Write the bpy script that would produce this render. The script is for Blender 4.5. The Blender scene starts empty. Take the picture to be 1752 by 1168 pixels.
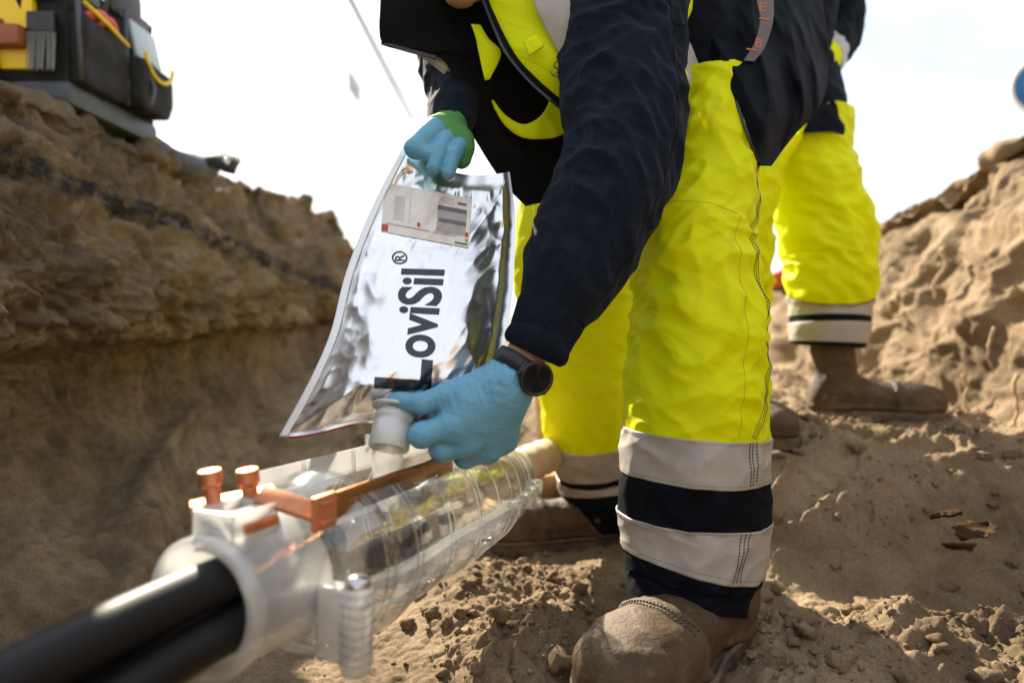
import bpy, bmesh, math, random
import numpy as np
from mathutils import Vector, Matrix

# ------------------------------------------------------------------ camera, sky, sun, exposure
SC = bpy.context.scene
COL = SC.collection
FPX = 1168.0                                   # focal length in photo pixels (24 mm on 36 mm)
PITCH = math.atan(44 / FPX)
CAM = np.array([0.0, 0.0, 0.50])
cam = bpy.data.cameras.new('camera'); cam_o = bpy.data.objects.new('camera', cam); COL.objects.link(cam_o)
cam.lens = 24; cam.sensor_width = 36; cam.clip_start = 0.02; cam.clip_end = 3000
cam_o.location = CAM; cam_o.rotation_euler = (math.pi / 2 - PITCH, 0, 0)
cam.dof.use_dof = True; cam.dof.focus_distance = 0.97; cam.dof.aperture_fstop = 1.9; cam.dof.aperture_blades = 9
SC.camera = cam_o

SUN_EL, SUN_AZ = math.radians(33), math.radians(-27)   # azimuth from the view direction, negative = left
sdir = Vector((math.sin(SUN_AZ) * math.cos(SUN_EL), math.cos(SUN_AZ) * math.cos(SUN_EL), math.sin(SUN_EL)))
W = bpy.data.worlds.new('World'); SC.world = W; W.use_nodes = True
nt = W.node_tree; nt.nodes.clear()
wo = nt.nodes.new('ShaderNodeOutputWorld'); bg = nt.nodes.new('ShaderNodeBackground')
sky = nt.nodes.new('ShaderNodeTexSky'); sky.sky_type = 'NISHITA'; sky.sun_disc = False
sky.sun_elevation = SUN_EL; sky.sun_rotation = SUN_AZ; sky.dust_density = 1.6; sky.air_density = 1.2; sky.ozone_density = 1.2
tc = nt.nodes.new('ShaderNodeTexCoord'); cn = nt.nodes.new('ShaderNodeTexNoise')
mp = nt.nodes.new('ShaderNodeMapping'); mp.inputs['Scale'].default_value = (1.3, 1.3, 3.2); mp.inputs['Location'].default_value = (0.4, 0.1, 0)
cn.inputs['Scale'].default_value = 1.6; cn.inputs['Detail'].default_value = 7; cn.inputs['Roughness'].default_value = 0.6
cr = nt.nodes.new('ShaderNodeValToRGB'); cr.color_ramp.elements[0].position = 0.30; cr.color_ramp.elements[1].position = 0.66
cr.color_ramp.elements[0].color = (0.62, 0.62, 0.62, 1); cr.color_ramp.elements[1].color = (0.97, 0.97, 0.97, 1)
mixc = nt.nodes.new('ShaderNodeMix'); mixc.data_type = 'RGBA'; mixc.inputs['B'].default_value = (3.5, 3.65, 3.85, 1)   # thin bright cloud veil
nt.links.new(tc.outputs['Generated'], mp.inputs['Vector']); nt.links.new(mp.outputs['Vector'], cn.inputs['Vector'])
nt.links.new(cn.outputs['Fac'], cr.inputs['Fac']); nt.links.new(cr.outputs['Color'], mixc.inputs['Factor'])
cn2 = nt.nodes.new('ShaderNodeTexNoise'); cn2.inputs['Scale'].default_value = 2.3; cn2.inputs['Detail'].default_value = 6; cn2.inputs['Distortion'].default_value = 0.4
nt.links.new(mp.outputs['Vector'], cn2.inputs['Vector']); cr2 = nt.nodes.new('ShaderNodeValToRGB'); cr2.color_ramp.elements[0].position = 0.36; cr2.color_ramp.elements[1].position = 0.62
cr2.color_ramp.elements[0].color = (0.27, 0.295, 0.335, 1); cr2.color_ramp.elements[1].color = (0.40, 0.405, 0.41, 1)
vs = nt.nodes.new('ShaderNodeVectorMath'); vs.operation = 'SCALE'; vs.inputs['Scale'].default_value = 10.0
nt.links.new(cn2.outputs['Fac'], cr2.inputs['Fac']); nt.links.new(cr2.outputs['Color'], vs.inputs[0]); nt.links.new(vs.outputs['Vector'], mixc.inputs['B'])
nt.links.new(sky.outputs['Color'], mixc.inputs['A']); nt.links.new(mixc.outputs['Result'], bg.inputs['Color'])
bg.inputs['Strength'].default_value = 0.10
nt.links.new(bg.outputs['Background'], wo.inputs['Surface'])

sl = bpy.data.lights.new('sun', 'SUN'); sl.energy = 5.0; sl.angle = math.radians(0.53); sl.color = (1.0, 0.89, 0.71)
so = bpy.data.objects.new('sun', sl); COL.objects.link(so)
so.rotation_euler = sdir.to_track_quat('Z', 'Y').to_euler(); so.location = (0, 0, 6)

SC.view_settings.view_transform = 'Standard'; SC.view_settings.look = 'None'
SC.view_settings.exposure = 1.70; SC.view_settings.gamma = 1.0; SC.view_settings.use_curve_mapping = False
SC.render.engine = 'CYCLES'
SC.cycles.use_denoising = True; SC.cycles.max_bounces = 10; SC.cycles.transparent_max_bounces = 24
SC.cycles.sample_clamp_indirect = 6; SC.cycles.caustics_reflective = False; SC.cycles.caustics_refractive = False

# ------------------------------------------------------------------ maths helpers
cP, sP = math.cos(PITCH), math.sin(PITCH)
AX_R = np.array([1.0, 0, 0]); AX_F = np.array([0, cP, -sP]); AX_U = np.array([0, sP, cP])
def P(px, py, d):
    """a photo pixel at depth d (metres along the view axis) -> world point"""
    px, py, d = np.asarray(px, float), np.asarray(py, float), np.asarray(d, float)
    a = ((px - 876) / FPX * d)[..., None] * AX_R; b = ((584 - py) / FPX * d)[..., None] * AX_U
    return CAM + d[..., None] * AX_F + a + b
def nrm(a):
    a = np.asarray(a, float); return a / (np.linalg.norm(a, axis=-1, keepdims=True) + 1e-12)
def sstep(a, b, x):
    t = np.clip((np.asarray(x, float) - a) / (b - a), 0, 1); return t * t * (3 - 2 * t)
_rs = np.random.RandomState(7); _perm = _rs.permutation(256); _perm = np.concatenate([_perm, _perm, _perm])
_g = nrm(_rs.normal(size=(256, 3)))
def noise3(x, y, z):
    x, y, z = np.broadcast_arrays(np.asarray(x, float), np.asarray(y, float), np.asarray(z, float))
    xi, yi, zi = np.floor(x).astype(int), np.floor(y).astype(int), np.floor(z).astype(int)
    xf, yf, zf = x - xi, y - yi, z - zi
    xi &= 255; yi &= 255; zi &= 255
    u, v, w = [t * t * t * (t * (t * 6 - 15) + 10) for t in (xf, yf, zf)]
    out = 0
    for i in (0, 1):
        for j in (0, 1):
            for k in (0, 1):
                g = _g[_perm[_perm[_perm[xi + i] + yi + j] + zi + k]]
                d = g[..., 0] * (xf - i) + g[..., 1] * (yf - j) + g[..., 2] * (zf - k)
                out = out + d * (u if i else 1 - u) * (v if j else 1 - v) * (w if k else 1 - w)
    return out * 1.5
def fbm(x, y, z, o=4, lac=2.1, gain=0.5):
    s = 0; a = 1; f = 1
    for i in range(o):
        s = s + a * noise3(x * f + 13.7 * i, y * f + 5.1 * i, z * f - 7.3 * i); a *= gain; f *= lac
    return s
def ridge(x, y, z, o=3):
    s = 0; a = 1; f = 1
    for i in range(o):
        s = s + a * (1 - 2 * np.abs(noise3(x * f + 9.1 * i, y * f, z * f + 3.3 * i))); a *= 0.5; f *= 2.03
    return s
def vcell(x, y, seed=3):
    """2-D Voronoi: distance to border measure F2-F1 and a cell id"""
    r = np.random.RandomState(seed).rand(64, 64, 3)
    xi, yi = np.floor(x).astype(int), np.floor(y).astype(int)
    f1 = np.full(x.shape, 9.0); f2 = np.full(x.shape, 9.0); cid = np.zeros(x.shape)
    for i in (-1, 0, 1):
        for j in (-1, 0, 1):
            q = r[(xi + i) % 64, (yi + j) % 64]
            d = np.hypot(xi + i + q[..., 0] - x, yi + j + q[..., 1] - y)
            m = d < f1
            f2 = np.where(m, f1, np.minimum(f2, d)); cid = np.where(m, q[..., 2], cid); f1 = np.where(m, d, f1)
    return f2 - f1, f1, cid
def hermite(tk, pk, t):
    tk = np.asarray(tk, float); pk = np.asarray(pk, float); t = np.asarray(t, float)
    m = np.zeros_like(pk); dt = np.diff(tk)[:, None]; sl_ = np.diff(pk, axis=0) / dt
    m[1:-1] = (sl_[1:] * dt[:-1] + sl_[:-1] * dt[1:]) / (dt[1:] + dt[:-1]); m[0] = sl_[0]; m[-1] = sl_[-1]
    i = np.clip(np.searchsorted(tk, t) - 1, 0, len(tk) - 2); h = (tk[i + 1] - tk[i])[..., None]
    s = ((t - tk[i]) / (tk[i + 1] - tk[i]))[..., None]
    return ((1 + 2 * s) * (1 - s) ** 2) * pk[i] + s * (1 - s) ** 2 * h * m[i] + s * s * (3 - 2 * s) * pk[i + 1] + s * s * (s - 1) * h * m[i + 1]

# ------------------------------------------------------------------ object helpers
BASE = {}
def thing(name, label, cat, base, group=None):
    o = bpy.data.objects.new(name, None); COL.objects.link(o); o.empty_display_size = 0.05
    o.location = base; o['label'] = label; o['category'] = cat
    if group: o['group'] = group
    BASE[o.name] = np.array(base, float); return o
def mk(name, verts, faces, mat, parent=None, smooth=True, label=None, cat=None, group=None, kind=None, base=None):
    """one mesh object; verts in world coordinates"""
    v = np.asarray(verts, float)
    if parent is not None: b = BASE[parent.name]
    elif base is not None: b = np.array(base, float)
    else: b = np.zeros(3)
    me = bpy.data.meshes.new(name); v = v - b
    faces = np.asarray(faces) if not isinstance(faces, list) else faces
    if isinstance(faces, np.ndarray):
        n, k = faces.shape
        me.vertices.add(len(v)); me.vertices.foreach_set('co', v.astype(np.float32).ravel())
        me.loops.add(n * k); me.loops.foreach_set('vertex_index', faces.astype(np.int32).ravel())
        me.polygons.add(n); me.polygons.foreach_set('loop_start', np.arange(0, n * k, k, dtype=np.int32))
        me.update(calc_edges=True)
    else:
        me.from_pydata(v.tolist(), [], faces)
    if smooth: me.polygons.foreach_set('use_smooth', [True] * len(me.polygons))
    me.update(); me.validate()
    o = bpy.data.objects.new(name, me); COL.objects.link(o)
    for m in (mat if isinstance(mat, (list, tuple)) else [mat]): me.materials.append(m)
    if parent is not None: o.parent = parent
    else: o.location = b
    BASE[o.name] = b
    if label: o['label'] = label
    if cat: o['category'] = cat
    if group: o['group'] = group
    if kind: o['kind'] = kind
    return o
def solid(o, t, off=0.0):
    m = o.modifiers.new('solid', 'SOLIDIFY'); m.thickness = t; m.offset = off; return o
def gridf(nv, nu, closed=False):
    i, j = np.meshgrid(np.arange(nv - 1), np.arange(nu if closed else nu - 1), indexing='ij')
    j2 = (j + 1) % nu
    return np.stack([i * nu + j, i * nu + j2, (i + 1) * nu + j2, (i + 1) * nu + j], -1).reshape(-1, 4)
class MB:
    """collects primitive shapes into one mesh"""
    def __init__(s): s.v = []; s.f = []; s.n = 0
    def add(s, v, f):
        v = np.asarray(v, float); f = [[int(a) + s.n for a in q] for q in f]
        s.v.append(v); s.f += f; s.n += len(v); return s
    def box(s, c, size, ax=None, bev=0.0, seg=2):
        bm = bmesh.new(); bmesh.ops.create_cube(bm, size=1)
        for v in bm.verts: v.co = Vector((v.co.x * size[0], v.co.y * size[1], v.co.z * size[2]))
        if bev > 0: bmesh.ops.bevel(bm, geom=bm.edges[:], offset=bev, segments=seg, profile=0.6, affect='EDGES')
        A = np.eye(3) if ax is None else np.array([nrm(a) for a in ax])
        bm.verts.ensure_lookup_table(); bm.verts.index_update()
        v = np.array([q.co[:] for q in bm.verts]) @ A + np.asarray(c, float)
        s.add(v, [[q.index for q in f.verts] for f in bm.faces]); bm.free(); return s
    def tube(s, pts, r, n=10, cap=True):
        pts = np.asarray(pts, float); r = np.broadcast_to(np.asarray(r, float), (len(pts),))
        T = nrm(np.gradient(pts, axis=0)); up = np.array([0, 0, 1.0]) if abs(T[0][2]) < 0.9 else np.array([1.0, 0, 0])
        A = nrm(np.cross(T, up)); 
        for i in range(1, len(A)):
            a = A[i - 1] - T[i] * np.dot(A[i - 1], T[i]); A[i] = nrm(a)
        B = np.cross(T, A); th = np.linspace(0, 2 * np.pi, n, endpoint=False)
        v = pts[:, None] + r[:, None, None] * (np.cos(th)[None, :, None] * A[:, None] + np.sin(th)[None, :, None] * B[:, None])
        f = [list(q) for q in gridf(len(pts), n, True)]
        if cap: f += [list(range(n))[::-1], [(len(pts) - 1) * n + i for i in range(n)]]
        return s.add(v.reshape(-1, 3), f)
    def lathe(s, o, axis, prof, n=32, ref=None, arc=(0, 2 * np.pi)):
        axis = nrm(axis); ref = np.array([0.3, 0.1, 1.0]) if ref is None else np.asarray(ref, float)
        A = nrm(ref - axis * np.dot(ref, axis)); B = np.cross(axis, A); full = abs(arc[1] - arc[0] - 2 * np.pi) < 1e-6
        th = np.linspace(arc[0], arc[1], n, endpoint=not full); prof = np.asarray(prof, float)
        v = np.asarray(o, float) + prof[:, 0][:, None, None] * axis + prof[:, 1][:, None, None] * (np.cos(th)[None, :, None] * A + np.sin(th)[None, :, None] * B)
        return s.add(v.reshape(-1, 3), [list(q) for q in gridf(len(prof), n, full)])
    def build(s, name, mat, parent=None, **k):
        return mk(name, np.concatenate(s.v), s.f, mat, parent, **k)
def weighted(o, ang=35):
    for p in o.data.polygons: p.use_smooth = True
    try: o.data.set_sharp_from_angle(angle=math.radians(ang))
    except Exception: pass
    return o
# signed-distance shapes -> one continuous surface
def cone(p, a, b, ra, rb):
    a = np.asarray(a, float); b = np.asarray(b, float); ab = b - a
    t = np.clip(((p - a) @ ab) / (ab @ ab + 1e-12), 0, 1)
    return np.linalg.norm(p - a - t[..., None] * ab, axis=-1) - (ra + (rb - ra) * t)
def ell(p, c, r, ax=None):
    q = p - np.asarray(c, float)
    if ax is not None: q = q @ np.array([nrm(a) for a in ax]).T
    r = np.asarray(r, float); k0 = np.linalg.norm(q / r, axis=-1); k1 = np.linalg.norm(q / (r * r), axis=-1)
    return k0 * (k0 - 1) / (k1 + 1e-9)
def smin(a, b, k):
    h = np.clip(0.5 + 0.5 * (b - a) / k, 0, 1); return b + (a - b) * h - k * h * (1 - h)
def nets(fn, lo, hi, res):
    lo = np.asarray(lo, float); hi = np.asarray(hi, float); n = np.ceil((hi - lo) / res).astype(int) + 1
    ax = [lo[i] + res * np.arange(n[i]) for i in range(3)]
    G = np.stack(np.meshgrid(*ax, indexing='ij'), -1); V = fn(G.reshape(-1, 3)).reshape(n); I = V < 0
    sh = n - 1; acc = np.zeros(tuple(sh) + (3,)); cnt = np.zeros(tuple(sh))
    for d in range(3):
        o1, o2 = [k for k in range(3) if k != d]
        for a in (0, 1):
            for b in (0, 1):
                s0 = [slice(0, sh[k]) for k in range(3)]; s0[o1] = slice(a, a + sh[o1]); s0[o2] = slice(b, b + sh[o2])
                s1 = list(s0); s1[d] = slice(1, 1 + sh[d])
                v0, v1 = V[tuple(s0)], V[tuple(s1)]; m = (v0 < 0) != (v1 < 0)
                t = np.where(m, v0 / np.where(m, v0 - v1, 1), 0); off = np.zeros(tuple(sh) + (3,))
                off[..., d] = t; off[..., o1] = a; off[..., o2] = b
                acc += off * m[..., None]; cnt += m
    act = cnt > 0; idx = -np.ones(tuple(sh), int); idx[act] = np.arange(act.sum())
    ii = np.argwhere(act); verts = lo + res * (ii + acc[act] / cnt[act][:, None]); faces = []
    for d in range(3):
        o1, o2 = (d + 1) % 3, (d + 2) % 3
        s0 = [slice(1, sh[k]) for k in range(3)]; s0[d] = slice(0, sh[d]); s1 = list(s0); s1[d] = slice(1, 1 + sh[d])
        m = I[tuple(s0)] != I[tuple(s1)]; e = np.argwhere(m); st = np.array([1, 1, 1]); st[d] = 0; e = e + st
        fl = I[tuple(s0)][m]; q = []
        for a, b in ((-1, -1), (0, -1), (0, 0), (-1, 0)):
            c = e.copy(); c[:, o1] += a; c[:, o2] += b; q.append(idx[c[:, 0], c[:, 1], c[:, 2]])
        q = np.stack(q, -1); q[~fl] = q[~fl][:, ::-1]; faces.append(q)
    return verts, np.concatenate(faces)
class Loft:
    """cloth tube; ctrl rows (px, py, depth, half width in px, half depth in m)"""
    def __init__(s, ctrl, fold=None):
        c = np.array(ctrl, float); C = P(c[:, 0], c[:, 1], c[:, 2])
        t = np.concatenate([[0], np.cumsum(np.linalg.norm(np.diff(C, axis=0), axis=1))]); s.L = t[-1]
        s.t = t / t[-1]; s.D = np.concatenate([C, (c[:, 3] * c[:, 2] / FPX)[:, None], c[:, 4][:, None]], 1); s.fold = fold
    def __call__(s, th, v, off=0.0):
        th, v = np.broadcast_arrays(np.asarray(th, float), np.asarray(v, float))
        D = hermite(s.t, s.D, np.clip(v, 0, 1)); e = 1e-3
        T = nrm(hermite(s.t, s.D, np.clip(v + e, 0, 1))[..., :3] - hermite(s.t, s.D, np.clip(v - e, 0, 1))[..., :3])
        S = nrm(np.cross(T, np.array([0, 1.0, 0]))); B = nrm(np.cross(S, T))
        c, n = np.cos(th)[..., None], np.sin(th)[..., None]; r = c * S - n * B
        p = D[..., :3] + D[..., 3:4] * c * S - D[..., 4:5] * n * B
        w = off
        if s.fold is not None: w = w + s.fold(th, v, s.L)
        return p + r * np.asarray(w)[..., None] if not np.isscalar(w) else p + r * w
    def mesh(s, v0=0, v1=1, nv=120, nu=120, off=0.0, rim=0.0, th0=0, th1=2 * np.pi, skew=0.0):
        full = abs(th1 - th0 - 2 * np.pi) < 1e-6
        th = np.linspace(th0, th1, nu, endpoint=not full); vv = np.linspace(v0, v1, nv); o = np.full(nv, off)
        if rim > 0: vv = np.concatenate([[v0], vv, [v1]]); o = np.concatenate([[off - rim], o, [off - rim]])
        V, TH = np.meshgrid(vv, th, indexing='ij'); O = np.repeat(o[:, None], nu, 1)
        V = V + skew * np.cos(TH)
        return s(TH, V, O).reshape(-1, 3), gridf(len(vv), nu, full)
def folds(amp_tab, fa=1.2, fb=16.0, sh=2.5, lo=0.006, seed=0.0, lof=5.0):
    """cloth folds: amp_tab = [(v, amplitude m)...]"""
    tv = [a for a, _ in amp_tab]; ta = [b for _, b in amp_tab]
    def f(th, v, L):
        A = np.interp(v, tv, ta); c, s = np.cos(th), np.sin(th)
        z = v * L * fb * 1.7 + 0.45 * sh * np.sin(th * 1.0 + seed) + 0.9 * noise3(c * 1.1 + seed, s * 1.1, v * L * 6)
        r = ridge(c * fa + seed, s * fa + 3, z * 0.5, 2) - 0.55
        r2 = 1 - 2 * np.abs(noise3(c * 1.6 + seed + 8, s * 1.6, v * L * fb * 1.5 - 1.3 * c))
        return A * (r * 0.75 + 0.45 * r2) + lo * noise3(c * 0.9 + seed + 4, s * 0.9, v * L * lof)
    return f

# ------------------------------------------------------------------ materials
def mat(name, col, rough=0.6, metal=0.0, spec=0.5, var=0.0, vscale=8.0, bump=0.0, bscale=60.0, bdist=0.002, col2=None, sheen=0.0, transl=0.0, detail=6.0, stretch=None, coat=0.0):
    m = bpy.data.materials.new(name); m.use_nodes = True; t = m.node_tree; b = t.nodes['Principled BSDF']
    b.inputs['Base Color'].default_value = (*col, 1); b.inputs['Roughness'].default_value = rough; b.inputs['Metallic'].default_value = metal
    b.inputs['Specular IOR Level'].default_value = spec; b.inputs['Sheen Weight'].default_value = sheen; b.inputs['Coat Weight'].default_value = coat
    tc = t.nodes.new('ShaderNodeTexCoord'); src = tc.outputs['Object']
    if stretch:
        mp = t.nodes.new('ShaderNodeMapping'); mp.inputs['Scale'].default_value = stretch; t.links.new(src, mp.inputs['Vector']); src = mp.outputs['Vector']
    if var > 0 or col2:
        n = t.nodes.new('ShaderNodeTexNoise'); n.inputs['Scale'].default_value = vscale; n.inputs['Detail'].default_value = detail; n.inputs['Roughness'].default_value = 0.62
        t.links.new(src, n.inputs['Vector'])
        r = t.nodes.new('ShaderNodeValToRGB'); r.color_ramp.elements[0].position = 0.32; r.color_ramp.elements[1].position = 0.68
        c2 = col2 if col2 else tuple(min(1, c * (1 + var)) for c in col); c1 = col if col2 else tuple(c * (1 - var) for c in col)
        r.color_ramp.elements[0].color = (*c1, 1); r.color_ramp.elements[1].color = (*c2, 1)
        t.links.new(n.outputs['Fac'], r.inputs['Fac']); t.links.new(r.outputs['Color'], b.inputs['Base Color'])
    if bump > 0:
        n2 = t.nodes.new('ShaderNodeTexNoise'); n2.inputs['Scale'].default_value = bscale; n2.inputs['Detail'].default_value = 8; n2.inputs['Roughness'].default_value = 0.65
        t.links.new(src, n2.inputs['Vector']); bp = t.nodes.new('ShaderNodeBump'); bp.inputs['Strength'].default_value = bump; bp.inputs['Distance'].default_value = bdist
        t.links.new(n2.outputs['Fac'], bp.inputs['Height']); t.links.new(bp.outputs['Normal'], b.inputs['Normal'])
    if transl > 0:
        o = t.nodes['Material Output']; mx = t.nodes.new('ShaderNodeMixShader'); tr = t.nodes.new('ShaderNodeBsdfTranslucent')
        tr.inputs['Color'].default_value = (*col, 1); mx.inputs['Fac'].default_value = transl
        t.links.new(b.outputs['BSDF'], mx.inputs[1]); t.links.new(tr.outputs['BSDF'], mx.inputs[2]); t.links.new(mx.outputs['Shader'], o.inputs['Surface'])
    return m
def clear(name, tint=(0.93, 0.94, 0.94), rough=0.06, frost=0.0, fac=0.10, back=0.62):
    """thin clear plastic: light goes through, the surface shines, an optional milky share scatters"""
    m = bpy.data.materials.new(name); m.use_nodes = True; t = m.node_tree; t.nodes.clear()
    o = t.nodes.new('ShaderNodeOutputMaterial'); tr = t.nodes.new('ShaderNodeBsdfTransparent'); gl = t.nodes.new('ShaderNodeBsdfGlossy')
    tr.inputs['Color'].default_value = (*tint, 1); gl.inputs['Roughness'].default_value = rough
    lw = t.nodes.new('ShaderNodeLayerWeight'); lw.inputs['Blend'].default_value = 0.35
    mr = t.nodes.new('ShaderNodeMapRange'); mr.inputs['To Min'].default_value = fac * 0.6; mr.inputs['To Max'].default_value = 0.42
    t.links.new(lw.outputs['Facing'], mr.inputs['Value'])
    df = t.nodes.new('ShaderNodeBsdfDiffuse'); df.inputs['Color'].default_value = (0.94, 0.94, 0.93, 1)
    tl = t.nodes.new('ShaderNodeBsdfTranslucent'); tl.inputs['Color'].default_value = (0.94, 0.94, 0.93, 1)
    dm = t.nodes.new('ShaderNodeMixShader'); dm.inputs['Fac'].default_value = back; t.links.new(df.outputs[0], dm.inputs[1]); t.links.new(tl.outputs[0], dm.inputs[2])
    a = t.nodes.new('ShaderNodeMixShader'); a.inputs['Fac'].default_value = frost
    t.links.new(tr.outputs[0], a.inputs[1]); t.links.new(dm.outputs[0], a.inputs[2])
    mx = t.nodes.new('ShaderNodeMixShader'); t.links.new(mr.outputs['Result'], mx.inputs['Fac'])
    t.links.new(a.outputs[0], mx.inputs[1]); t.links.new(gl.outputs[0], mx.inputs[2]); t.links.new(mx.outputs[0], o.inputs['Surface'])
    n = t.nodes.new('ShaderNodeTexNoise'); n.inputs['Scale'].default_value = 25; bp = t.nodes.new('ShaderNodeBump'); bp.inputs['Strength'].default_value = 0.15; bp.inputs['Distance'].default_value = 0.01
    tc = t.nodes.new('ShaderNodeTexCoord'); t.links.new(tc.outputs['Object'], n.inputs['Vector'])
    t.links.new(n.outputs['Fac'], bp.inputs['Height']); t.links.new(bp.outputs['Normal'], gl.inputs['Normal'])
    return m
def soil(name, dark, light, layer=False):
    m = bpy.data.materials.new(name); m.use_nodes = True; t = m.node_tree; b = t.nodes['Principled BSDF']
    b.inputs['Roughness'].default_value = 0.93; b.inputs['Specular IOR Level'].default_value = 0.25
    tc = t.nodes.new('ShaderNodeTexCoord'); O = tc.outputs['Object']
    def noi(s, d=8, r=0.6):
        n = t.nodes.new('ShaderNodeTexNoise'); n.inputs['Scale'].default_value = s; n.inputs['Detail'].default_value = d; n.inputs['Roughness'].default_value = r
        t.links.new(O, n.inputs['Vector']); return n.outputs['Fac']
    def ramp(f, a, b_, c0, c1):
        r = t.nodes.new('ShaderNodeValToRGB'); r.color_ramp.elements[0].position = a; r.color_ramp.elements[1].position = b_
        r.color_ramp.elements[0].color = (*c0, 1); r.color_ramp.elements[1].color = (*c1, 1); t.links.new(f, r.inputs['Fac']); return r.outputs['Color']
    def mix(kind, fac, A, B):
        x = t.nodes.new('ShaderNodeMix'); x.data_type = 'RGBA'; x.blend_type = kind
        if isinstance(fac, float): x.inputs['Factor'].default_value = fac
        else: t.links.new(fac, x.inputs['Factor'])
        t.links.new(A, x.inputs['A']); t.links.new(B, x.inputs['B']); return x.outputs['Result']
    c = ramp(noi(3.5, 9, 0.65), 0.35, 0.66, dark, light)
    g = ramp(noi(230, 4, 0.7), 0.3, 0.72, (0.55, 0.53, 0.5), (1.25, 1.22, 1.2)); c = mix('MULTIPLY', 0.75, c, g)
    if layer:                                   # a seam of black ash in the bank, and damp patches
        sp = t.nodes.new('ShaderNodeSeparateXYZ'); t.links.new(O, sp.inputs[0])
        m1 = t.nodes.new('ShaderNodeMath'); m1.operation = 'MULTIPLY_ADD'; m1.inputs[1].default_value = 0.075; t.links.new(sp.outputs['Y'], m1.inputs[0]); t.links.new(sp.outputs['Z'], m1.inputs[2])
        m2 = t.nodes.new('ShaderNodeMath'); m2.operation = 'MULTIPLY_ADD'; m2.inputs[1].default_value = 0.10; t.links.new(noi(9, 5), m2.inputs[0]); t.links.new(m1.outputs[0], m2.inputs[2])
        m3 = t.nodes.new('ShaderNodeMath'); m3.operation = 'SUBTRACT'; m3.inputs[1].default_value = 0.925; t.links.new(m2.outputs[0], m3.inputs[0])
        m4 = t.nodes.new('ShaderNodeMath'); m4.operation = 'ABSOLUTE'; t.links.new(m3.outputs[0], m4.inputs[0])
        r = t.nodes.new('ShaderNodeMapRange'); r.inputs['From Min'].default_value = 0.020; r.inputs['From Max'].default_value = 0.045; r.inputs['To Min'].default_value = 0.95; r.inputs['To Max'].default_value = 0
        t.links.new(m4.outputs[0], r.inputs['Value'])
        m5 = t.nodes.new('ShaderNodeMath'); m5.operation = 'MULTIPLY'; t.links.new(r.outputs[0], m5.inputs[0])
        r2 = t.nodes.new('ShaderNodeMapRange'); r2.inputs['From Min'].default_value = 0.38; r2.inputs['From Max'].default_value = 0.52; t.links.new(noi(14, 6, 0.7), r2.inputs['Value']); t.links.new(r2.outputs[0], m5.inputs[1])
        k = t.nodes.new('ShaderNodeRGB'); k.outputs[0].default_value = (0.018, 0.019, 0.022, 1); c = mix('MIX', m5.outputs[0], c, k.outputs[0])
    t.links.new(c, b.inputs['Base Color'])
    bp = t.nodes.new('ShaderNodeBump'); bp.inputs['Strength'].default_value = 0.85; bp.inputs['Distance'].default_value = 0.007; t.links.new(noi(150, 10, 0.72), bp.inputs['Height'])
    bp2 = t.nodes.new('ShaderNodeBump'); bp2.inputs['Strength'].default_value = 0.5; bp2.inputs['Distance'].default_value = 0.0015; t.links.new(noi(700, 4, 0.7), bp2.inputs['Height'])
    t.links.new(bp.outputs['Normal'], bp2.inputs['Normal']); t.links.new(bp2.outputs['Normal'], b.inputs['Normal'])
    return m
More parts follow.
